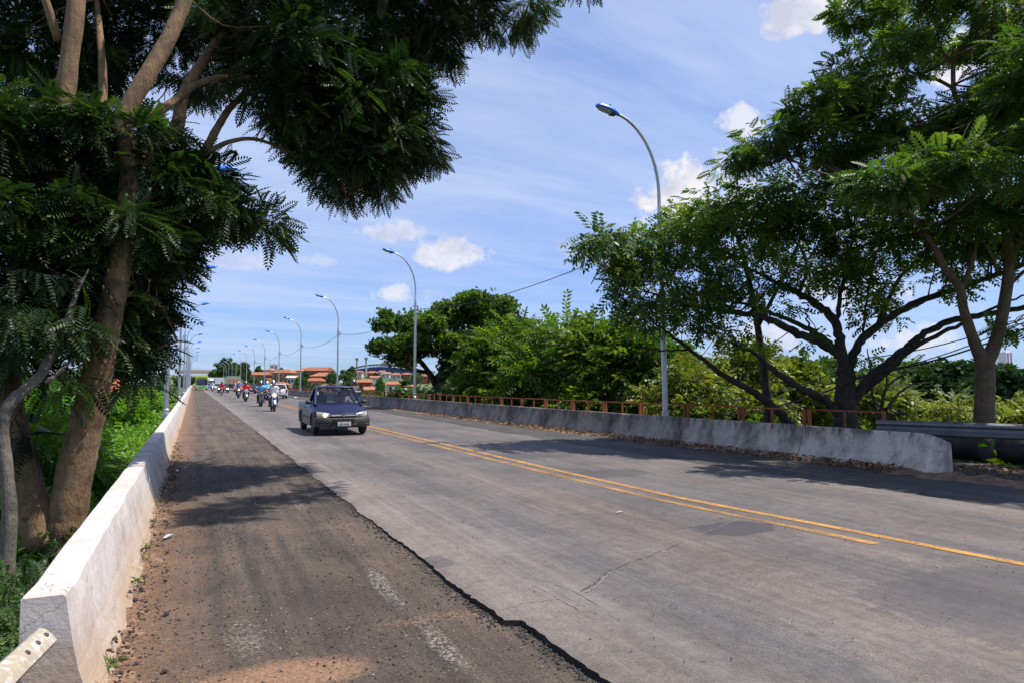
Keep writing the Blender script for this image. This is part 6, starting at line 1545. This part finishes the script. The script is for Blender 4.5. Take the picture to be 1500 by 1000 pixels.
def stadium():
    D = 1300; c = at(567, 553, D); root = thing('stadium', 'blue and white oval stadium with curved roof edge on the far hill', 'stadium', tuple(c), -YAW)
    W, dp = 71, 50; ht = lambda x: 14 + 11*(1-(x/W)**2)
    BLU = M('stadium_blue', (.035, .05, .17), .7, var=.25, scale=.05); CON = M('stadium_concrete', (.42, .41, .42), .9, var=.1, scale=.05); DKC = M('stadium_rim', (.14, .16, .22), .8)
    def ringwall(name, z0, z1, mat, k0=1.0, k1=1.0, n=64, half=True):
        bm = bmesh.new(); R0, R1 = [], []
        for i in range(n):
            a = 2*PI*i/n; x = W*math.cos(a); y = dp*math.sin(a)
            R0.append(bm.verts.new((x*k0, y*k0, z0(x)))); R1.append(bm.verts.new((x*k1, y*k1, z1(x))))
        ring_faces(bm, [R0, R1], True, False); e = bmesh.ops.extrude_face_region(bm, geom=bm.faces[:])
        for v in e['geom']:
            if isinstance(v, bmesh.types.BMVert): v.co.x *= .96; v.co.y *= .96
        return obj(name, bm, mat, root)
    ringwall('lower_wall', lambda x: -10, lambda x: ht(x)*.42, CON, .97, .99); ringwall('upper_stand', lambda x: ht(x)*.42, lambda x: ht(x)*.78, BLU, .99, 1.0); ringwall('rim', lambda x: ht(x)*.90, lambda x: ht(x), DKC, 1.03, 1.04)
    for i in range(34):
        a = PI + PI*(i+.5)/34; bm = bmesh.new(); x, y = W*math.cos(a), dp*math.sin(a)
        box(bm, (x*1.0, y*1.0, ht(x)*.84), (1.3, 1.3, ht(x)*.16)); obj('rim_pillar', bm, CON, root)
    for i in range(26):
        a = PI + PI*(i+.5)/26; x, y = W*math.cos(a), dp*math.sin(a); bm = bmesh.new(); box(bm, (x*1.0, y*1.0, ht(x)*.2), (2.6, 1.4, ht(x)*.26)); obj('opening', bm, M('stadium_opening', (.20, .20, .22), .9), root)
    bm = bmesh.new(); box(bm, (-3, 0, ht(0)+1), (16, 8, 5)); box(bm, (-3, 0, ht(0)+5), (8, 5, 5)); obj('press_box', bm, M('press_box_tan', (.45, .36, .28), .9), root)
    for px, top, lb in ((522.5, 524, 'left'), (536, 525, 'second from left'), (583.5, 526, 'third from left'), (599.5, 527, 'right')):
        p = at(px, 555, 1290 if lb != 'second from left' else 1225); tz = at(px, top, p[1] and 1290)[2]; t = thing('floodlight_pylon', 'concrete floodlight pylon at the stadium, %s of the four' % lb, 'pylon', (p[0], p[1], 5), -YAW, 'stadium floodlight pylons')
        bm = bmesh.new(); box(bm, (0, 0, (tz-8)/2), (3.0, 3.0, tz-8)); obj('mast', bm, CON, t); bm = bmesh.new(); box(bm, (0, 0, tz-7.0), (6.0, 3.4, 4.2)); obj('lamp_rack', bm, M('lamp_rack', (.30, .30, .33), .7), t)
stadium()
def tower(label, px, top, D, wpx, mat, mat2, stripes=0):
    p = at(px, 560, D); tz = at(px, top, D)[2]; W = wpx*D/1000; z0 = float(terrain_z(p[0], p[1])) - 1; H = tz - z0
    root = thing('tower_block', label, 'tower block', (p[0], p[1], z0), -YAW + R(25))
    bm = bmesh.new(); box(bm, (0, 0, H/2), (W, W*.8, H)); obj('wall', bm, mat, root)
    bm = bmesh.new(); box(bm, (W*.08, 0, H + W*.07), (W*.42, W*.4, W*.14)); obj('rooftop_tank_room', bm, mat, root)
    n = max(4, int(H/3.2)); 
    for s in range(min(n, 18)):
        z = H - 2.2 - s*3.1
        for sx_ in (-1, 1):
            bm = bmesh.new(); box(bm, (sx_*W*.24, -W*.4-.05, z), (W*.3, .3, 1.3)); obj('window_band', bm, GLAZE if not stripes else mat2, root)
    for k in range(stripes):
        bm = bmesh.new(); box(bm, ((k-.5)*W*.5, -W*.4-.15, H/2), (W*.14, .5, H*.98)); obj('stripe', bm, mat2, root)
tower('pale grey tower block on the skyline above the red roofs', 400.5, 534, 1500, 10.5, M('tower_grey', (.42, .38, .40), .9, var=.05), GLAZE)
tower('white tower block with violet stripes at the right frame edge', 1474, 516, 1200, 15, M('tower_white', (.70, .68, .72), .9, var=.04), M('tower_violet', (.28, .10, .30), .8), 2)

# footbridge over the road far away
def overpass():
    c = at(291, 560, 345); root = thing('footbridge', 'beige concrete footbridge crossing the road in the far distance', 'bridge', (c[0], c[1], 0))
    BEI = M('beige_concrete', (.46, .36, .28), .9, var=.1); bm = bmesh.new(); box(bm, (2, 0, 6.6), (26, 3, 1.2)); obj('deck', bm, BEI, root)
    bm = bmesh.new(); box(bm, (2, -1.5, 7.6), (26, .12, .9)); obj('parapet', bm, BEI, root)
    for x in (-4.5, 14):
        bm = bmesh.new(); box(bm, (x, 0, 2.8), (.9, .9, 6.4)); obj('pier', bm, BEI, root)
overpass()

# ------------------------------------------------------------------ far trees: a few kinds, copied
def far_proto(seed, mat, H, W):
    g = np.random.default_rng(seed); root = thing('distant_tree', '', 'tree'); bm = bmesh.new(); pts = []
    pts += add_limb(bm, [(0, 0, -6, .03*H), (0, 0, 0, .028*H), (0, 0, .45*H, .02*H)], 6, g); B = []
    for i in range(9):
        a = 2*PI*i/8 + g.uniform(-.3, .3); rr = .55*W/2*g.uniform(.6, 1.1) if i < 8 else 0; c = np.array([math.cos(a)*rr, math.sin(a)*rr, H*g.uniform(.42, .72) if i < 8 else .78*H])
        B.append((c, np.diag([W*.23, W*.23, H*.18]), 10)); pts += add_limb(bm, [(0, 0, .3*H, .014*H), (*(c*.6 + np.array([0, 0, .1*H])), .009*H), (*c, .004*H)], 4, g)
    sp, subs = make_sprays(B, 13, W*.085, g, flat=.65, droop=.15, shell=.3, smin=W*.115, smax=W*.19)
    obj('trunk', bm, BARK_DARK, root, 'all'); leaf_object('crown', sp, TUFB, mat, root, np.zeros(3)); return root
FP = [far_proto(201, LM_FAR, 7, 8), far_proto(202, LM_MID, 8, 7), far_proto(203, LM_FOREST, 9, 9), far_proto(204, LM_FAR, 6, 9)]
_fu = set()
def ftree(label, px, top, D, wpx, k, group):
    p = at(px, 560, D); tz = at(px, top, D)[2]; W = wpx*D/1000; o = FP[k] if k not in _fu else copy_tree(FP[k]); _fu.add(k)
    W0, H0 = ((8, 7), (7, 8), (9, 9), (9, 6))[k]; s = W/W0; z = tz - s*H0*.93
    g_ = float(terrain_z(p[0], p[1])); sz_ = s
    if z > g_: sz_ = (tz-g_)/(H0*.93); z = g_
    o.location = (p[0], p[1], z); o.scale = (s, s, sz_); o.rotation_euler = (0, 0, rnd.uniform(0, 6.28)); tag(o, label, 'tree', group)
ga = 'trees on the slope across the valley'
for lb, px, top, D, w_, k in (
    ('big dark domed tree group at the far end of the lamp row, left dome', 332, 526, 300, 36, 1), ('big dark tree at the far end of the lamp row, right dome', 350, 531, 310, 32, 2), ('tree low on the left of the far dome', 318, 541, 320, 16, 2), ('small grey green tree beside the footbridge', 307, 545, 330, 10, 0),
    ('round green tree above the roofs left of the grey tower', 379, 536, 560, 13, 1), ('low green tree on the crest right of the grey tower', 412, 539, 640, 12, 0), ('bush like tree left of the stacked brick house', 446, 543, 380, 18, 2), ('broad tree between the fourth and fifth lamps', 441, 551, 260, 24, 0),
    ('tree behind the fifth lamp below the red roofs', 385, 552, 330, 16, 0), ('tree mass right of the tan truck', 372, 553, 300, 16, 3), ('dark tree on the crest at the stadium left end', 514, 536, 520, 14, 2), ('wide tree left of the motorcyclist in grey', 503, 543, 330, 30, 1), ('rounded tree just left of the third lamp', 489, 545, 300, 22, 0), ('low tree right behind the pickup roof', 512, 556, 230, 20, 2),
    ('tree in front of the stadium wall, left', 543, 541, 800, 8, 2), ('small round tree under the stadium middle', 552, 545, 600, 9, 2), ('dark narrow tree under the stadium right half', 575, 541, 850, 5, 2), ('olive trees under the stadium right end', 586, 546, 600, 14, 0), ('green tree between two orange roofs', 557, 553, 320, 14, 1), ('bright fresh tree by the railing left of the broad orange roof', 557, 556, 190, 15, 1),
    ('tree right of the broad orange roof', 594, 553, 300, 22, 2), ('grey green trees behind the second lamp', 608, 547, 420, 22, 0), ('tree on the crest far right of the stadium', 618, 545, 600, 22, 2), ('low scrub tree at the foot of the slope by the fifth lamp', 420, 567, 230, 18, 0), ('low scrub tree behind the third lamp base', 460, 564, 220, 22, 0), ('low scrub tree right of the pickup', 528, 568, 210, 12, 2), ('olive scrub tree behind the white car', 398, 566, 240, 14, 3), ('scrub tree beside the tan truck on its right', 357, 560, 220, 10, 3),
    ('tree at the foot of the layered tree', 585, 570, 200, 22, 2), ('small tree right of the bright fresh tree', 548, 566, 260, 12, 0)): ftree(lb, px, top, D, w_, k, ga)
gb = 'trees far along the left side'
for lb, px, top, D, w_, k in (('pale green tree far left beyond the trunks', 30, 548, 220, 70, 0), ('tree far left between the forked trunks', 105, 541, 260, 60, 3), ('olive tree behind the orange house', 170, 541, 300, 40, 0), ('tree behind the grey roofed house', 205, 546, 320, 34, 1), ('green tree behind the left lamps', 235, 548, 240, 26, 0), ('small tree left of the footbridge', 262, 552, 300, 20, 3), ('low tree by the far end of the left barrier', 270, 558, 190, 12, 0), ('dark tree under the left end of the footbridge', 281, 552, 400, 16, 2), ('olive tree just left of the footbridge pier', 274, 549, 420, 18, 0), ('tree seen between trunk and lime bushes', 135, 552, 160, 40, 1)): ftree(lb, px, top, D, w_, k, gb)
gc = 'trees on the skyline behind the right hand wood'
for i, (px, top, D, w_, k) in enumerate(((690, 548, 500, 40, 2), (1010, 540, 420, 60, 2), (1120, 541, 400, 70, 1), (1250, 540, 380, 80, 2), (1360, 536, 360, 80, 2), (1450, 534, 340, 80, 2), (1540, 536, 330, 80, 1), (1300, 548, 260, 70, 0), (1420, 552, 240, 70, 2), (1180, 550, 260, 70, 0))):
    ftree(('far tree on the skyline, %s counted from the left') % ORD[i].replace('nearest', 'first'), px, top, D, w_, k, gc)

# scrub between the valley houses
def scrub():
    g = np.random.default_rng(77); n = 2600; px = g.uniform(120, 700, n); D = g.uniform(130, 900, n); P = []
    for a, d in zip(px, D):
        p = at(a, 560, d); 
        if -14 < p[0] < 20: continue
        p[2] = float(terrain_z(p[0], p[1])) + .5; P.append(p)
    P = np.array(P); m = len(P); X = unit(g.normal(0, 1, (m, 3))); up = np.tile([0, 0, 1.0], (m, 1)) + g.normal(0, .3, (m, 3)); Y = unit(np.cross(up, X)); Z = np.cross(X, Y)
    o = leaf_object('scrub', (P, X, Y, Z, g.uniform(1.6, 5.0, m), g.uniform(0, .8, m)), TUFB, LM_FAR, None, np.zeros(3)); tag(o, kind='stuff')
scrub()
def undergrowth(name, pts_fn, n, proto, mat, s0, s1, seed):
    g = np.random.default_rng(seed); P = pts_fn(g, n); m = len(P); X = unit(g.normal(0, 1, (m, 3)) + np.array([0, 0, .3])); up = np.tile([0, 0, 1.0], (m, 1)) + g.normal(0, .5, (m, 3)); Y = unit(np.cross(up, X)); Z = np.cross(X, Y)
    tag(leaf_object(name, (P, X, Y, Z, g.uniform(s0, s1, m), g.uniform(0, 1, m)), proto, mat, None, np.zeros(3)), kind='stuff')
def rp(g, n):
    y = g.uniform(3, 90, n); x = 14.9 + g.uniform(0, 1, n)**1.5*26; z = terrain_z(x, y) + g.uniform(0, .9, n)*np.clip((x-15)/3, .15, 1); return np.stack([x, y, z], -1)
undergrowth('undergrowth', rp, 9000, PIN, LM_BROAD, 1.2, 2.4, 91)
def lp_(g, n):
    y = 9 + g.uniform(0, 1, n)**1.4*75; x = -1.7 - .012*y - g.uniform(0, 1, n)**1.2*20; z = terrain_z(x, y) + g.uniform(0, 1.0, n)*np.clip((-x-1.6)/2.5, 0, 1); return np.stack([x, y, z], -1)
def lq_(g, n):
    y = g.uniform(1.2, 10, n); x = -1.05 - g.uniform(0, 1, n)**1.2*6; z = terrain_z(x, y) + g.uniform(0, .18, n); return np.stack([x, y, z], -1)
undergrowth('undergrowth', lq_, 2600, FEA, LM_FOREST, .6, 1.0, 93)
undergrowth('undergrowth', lp_, 13000, PIN, LM_LIME, .9, 1.7, 92)

def lr_(g, n):
    y = 9 + g.uniform(0, 1, n)**1.3*40; x = -1.22 - g.uniform(0, 1, n)*2.2; z = terrain_z(x, y) + g.uniform(0, .22, n); return np.stack([x, y, z], -1)
undergrowth('undergrowth', lr_, 7000, PIN, LM_LIME, .6, 1.0, 94)

# ------------------------------------------------------------------ grit, litter, dry grass
def pebbles(name, pts, sizes, mat, seed):
    g = np.random.default_rng(seed); V = []; F = []
    base = np.array([(1, 0, 0), (-1, 0, 0), (0, 1, 0), (0, -1, 0), (0, 0, 1), (0, 0, -.6), (.6, .6, .5), (-.6, .6, .45), (-.6, -.6, .5), (.6, -.6, .4)], float)
    bm = bmesh.new(); bmesh.ops.create_icosphere(bm, subdivisions=1, radius=1); bv = np.array([v.co[:] for v in bm.verts]); bf = [[v.index for v in f.verts] for f in bm.faces]; bm.free()
    for p, s in zip(pts, sizes):
        k = len(V); sc_ = s*np.array([g.uniform(.7, 1.3), g.uniform(.7, 1.3), g.uniform(.45, .9)]); a = g.uniform(0, 6.28); c, s_ = math.cos(a), math.sin(a)
        q = bv*g.uniform(.55, 1.25, (len(bv), 1))*g.uniform(.85, 1.15, bv.shape)*sc_; q = np.stack([q[:, 0]*c - q[:, 1]*s_, q[:, 0]*s_ + q[:, 1]*c, q[:, 2]], -1) + p; V += q.tolist(); F += [[i+k for i in f] for f in bf]
    me = bpy.data.meshes.new(name); me.from_pydata(V, [], F); me.update(); tag(link(name, me, mat), kind='stuff')
g = np.random.default_rng(8)
GRIT = M('asphalt_grit', (.035, .029, .026), .85, var=.5, scale=40); PALEG = M('pale_gravel', (.26, .22, .19), .8, var=.35, scale=40); CLOD = M('dark_clod', (.038, .029, .026), .95, var=.4, scale=30)
n = 3400; y = 2.6 + g.uniform(0, 1, n)**1.7*16; x = g.uniform(-.30, 1.92, n); pebbles('gravel', np.stack([x, y, sz(y)+.003], -1), g.uniform(.003, .0085, n)*(1+.03*y), GRIT, 1)
n = 1500; y = 2.6 + g.uniform(0, 1, n)**1.7*16; x = g.uniform(-.30, 1.92, n); pebbles('gravel', np.stack([x, y, sz(y)+.003], -1), g.uniform(.002, .0065, n)*(1+.03*y), PALEG, 2)
n = 1100; y = 3.2 + g.uniform(0, 1, n)**1.4*17; x = -.36 + np.abs(g.normal(0, .11, n)) + .05*np.sin(y*5); z = SZ + .135*np.clip(1-(x+.43)/.4, 0, 1)**1.4 + .006; pebbles('soil_clods', np.stack([x, y, z], -1), g.uniform(.10, 1.0, n)**2.2*.017+.003, CLOD, 3)
n = 1700; y = 2.8 + g.uniform(0, 1, n)**1.5*16; x = np.interp(y, YS, EDGE) - .012 - np.abs(g.normal(0, .055, n)); pebbles('gravel', np.stack([x, y, sz(y)+.004], -1), g.uniform(.1, 1, n)**2*.015+.003, GRIT, 4)
n = 500; y = 3 + g.uniform(0, 1, n)**1.5*20; x = g.uniform(2.2, 9, n); pebbles('gravel', np.stack([x, y, np.full(n, .012)], -1), g.uniform(.003, .007, n)*(1+.02*y), GRIT, 5)

def blades(name, roots, ln, wd, mat, seed, lean=.8):
    g = np.random.default_rng(seed); Q = []; T = []
    for p in roots:
        d = g.normal(0, 1, 3); d[2] = abs(d[2])*lean + .1; d /= np.linalg.norm(d); s = np.cross(d, g.normal(0, 1, 3)); l = ln*g.uniform(.4, 1.3); Q.append(np.array(quad_leaf(p, d, s, l, wd*g.uniform(.6, 1.3), .3)))
    Q = np.array(Q); m = len(Q); v = Q.reshape(-1, 3).tolist(); f = [(4*i, 4*i+1, 4*i+2, 4*i+3) for i in range(m)]
    me = bpy.data.meshes.new(name); me.from_pydata(v, [], f); a = me.attributes.new('tint', 'FLOAT', 'FACE'); a.data.foreach_set('value', g.uniform(0, 1, m).astype(np.float32)); me.update(); tag(link(name, me, mat), kind='stuff')
STRAW = leaf_mat('dry_straw', (.16, .10, .045), (.34, .23, .11), (.52, .40, .22), .2, .8); WEED = leaf_mat('roadside_weed', (.05, .10, .015), (.10, .17, .03), (.20, .24, .05), .3, .6); LITTERL = leaf_mat('dead_leaf', (.07, .035, .018), (.17, .095, .05), (.33, .22, .12), .1, .8)
n = 900; cl = g.uniform(3.6, 26, 46); y = np.repeat(cl, n//46+1)[:n] + g.normal(0, .10, n); x = -.405 + np.abs(g.normal(0, .05, n)); blades('dry_grass', np.stack([x, y, SZ + .10 + g.uniform(-.03, .02, n)], -1), .085, .006, STRAW, 5)
cl = np.array([3.95, 4.45, 6.2, 7.4, 8.8, 11.5]); n = 150; y = np.repeat(cl, 25) + g.normal(0, .04, n); blades('weeds', np.stack([-.39 + np.abs(g.normal(0, .035, n)), y, np.full(n, SZ + .09)], -1), .08, .012, WEED, 6)
n = 3200; y = 8.5 + g.uniform(0, 1, n)**1.2*26; x = np.array([barr_x(q) for q in y]) - .05 - np.abs(g.normal(0, .28, n)); z = SZ + .12*np.clip(1-(np.array([barr_x(q) for q in y]) - x)/.6, 0, 1)**1.4 + .01; blades('leaf_litter', np.stack([x, y, z], -1), .085, .05, LITTERL, 7, .3)
n = 1500; y = g.uniform(3.0, 8.5, n); x = 12.2 + g.uniform(0, 1, n)*2.4; blades('leaf_litter', np.stack([x, y, np.full(n, -.02)], -1), .085, .05, LITTERL, 8, .3)
n = 4200; y = g.uniform(3, 16, n); x = 14.6 + g.uniform(0, 1, n)*3.2; blades('grass', np.stack([x, y, terrain_z(x, y)], -1), .26, .018, LM_LIME, 9, 1.6)
def scrap(label, px, py, z, size, mat, seed):
    g = np.random.default_rng(seed); p = ground(px, py, z); bm = bmesh.new(); N_ = 6; rows = []
    for i in range(N_): rows.append([bm.verts.new(((i/(N_-1)-.5)*size[0] + g.normal(0, size[0]*.05), (j/(N_-1)-.5)*size[1] + g.normal(0, size[1]*.05), size[2]*g.uniform(0, 1)*math.sin(PI*(i+.3)/N_))) for j in range(N_)])
    ring_faces(bm, rows, False, False); e = bmesh.ops.extrude_face_region(bm, geom=bm.faces[:]); bmesh.ops.translate(bm, vec=(0, 0, .004), verts=[v for v in e['geom'] if isinstance(v, bmesh.types.BMVert)])
    o = obj('litter', bm, mat, None, 'all'); o.location = (p[0], p[1], z); o.rotation_euler = (0, 0, g.uniform(0, 3)); tag(o, label, 'litter', 'litter along the road')
PLAS = M('white_plastic', (.70, .70, .72), .5, var=.08); GPL = M('grey_plastic', (.38, .40, .45), .4, var=.2)
scrap('crumpled white plastic scrap on the shoulder near the start of the tree shadow', 271, 685, SZ+.01, (.12, .06, .03), PLAS, 1); scrap('small white plastic scrap against the left barrier dirt', 258, 689, SZ+.05, (.09, .06, .03), PLAS, 2)
scrap('twisted grey plastic strip on the dirt by the left barrier', 246, 785, SZ+.05, (.16, .035, .02), GPL, 3); scrap('crumpled white bag at the foot of the right barrier', 896, 632, .03, (.22, .2, .22), PLAS, 4); scrap('flat white scrap on the right shoulder before the barrier', 1027, 656, -.02, (.30, .12, .02), PLAS, 5)
scrap('small white paper scrap lying on the asphalt left of the yellow lines', 907, 749, .012, (.13, .022, .006), GPL, 6); scrap('pale scrap near the far end of the right verge', 433, 582, .03, (.4, .3, .15), M('tan_card', (.5, .4, .32), .8), 7)
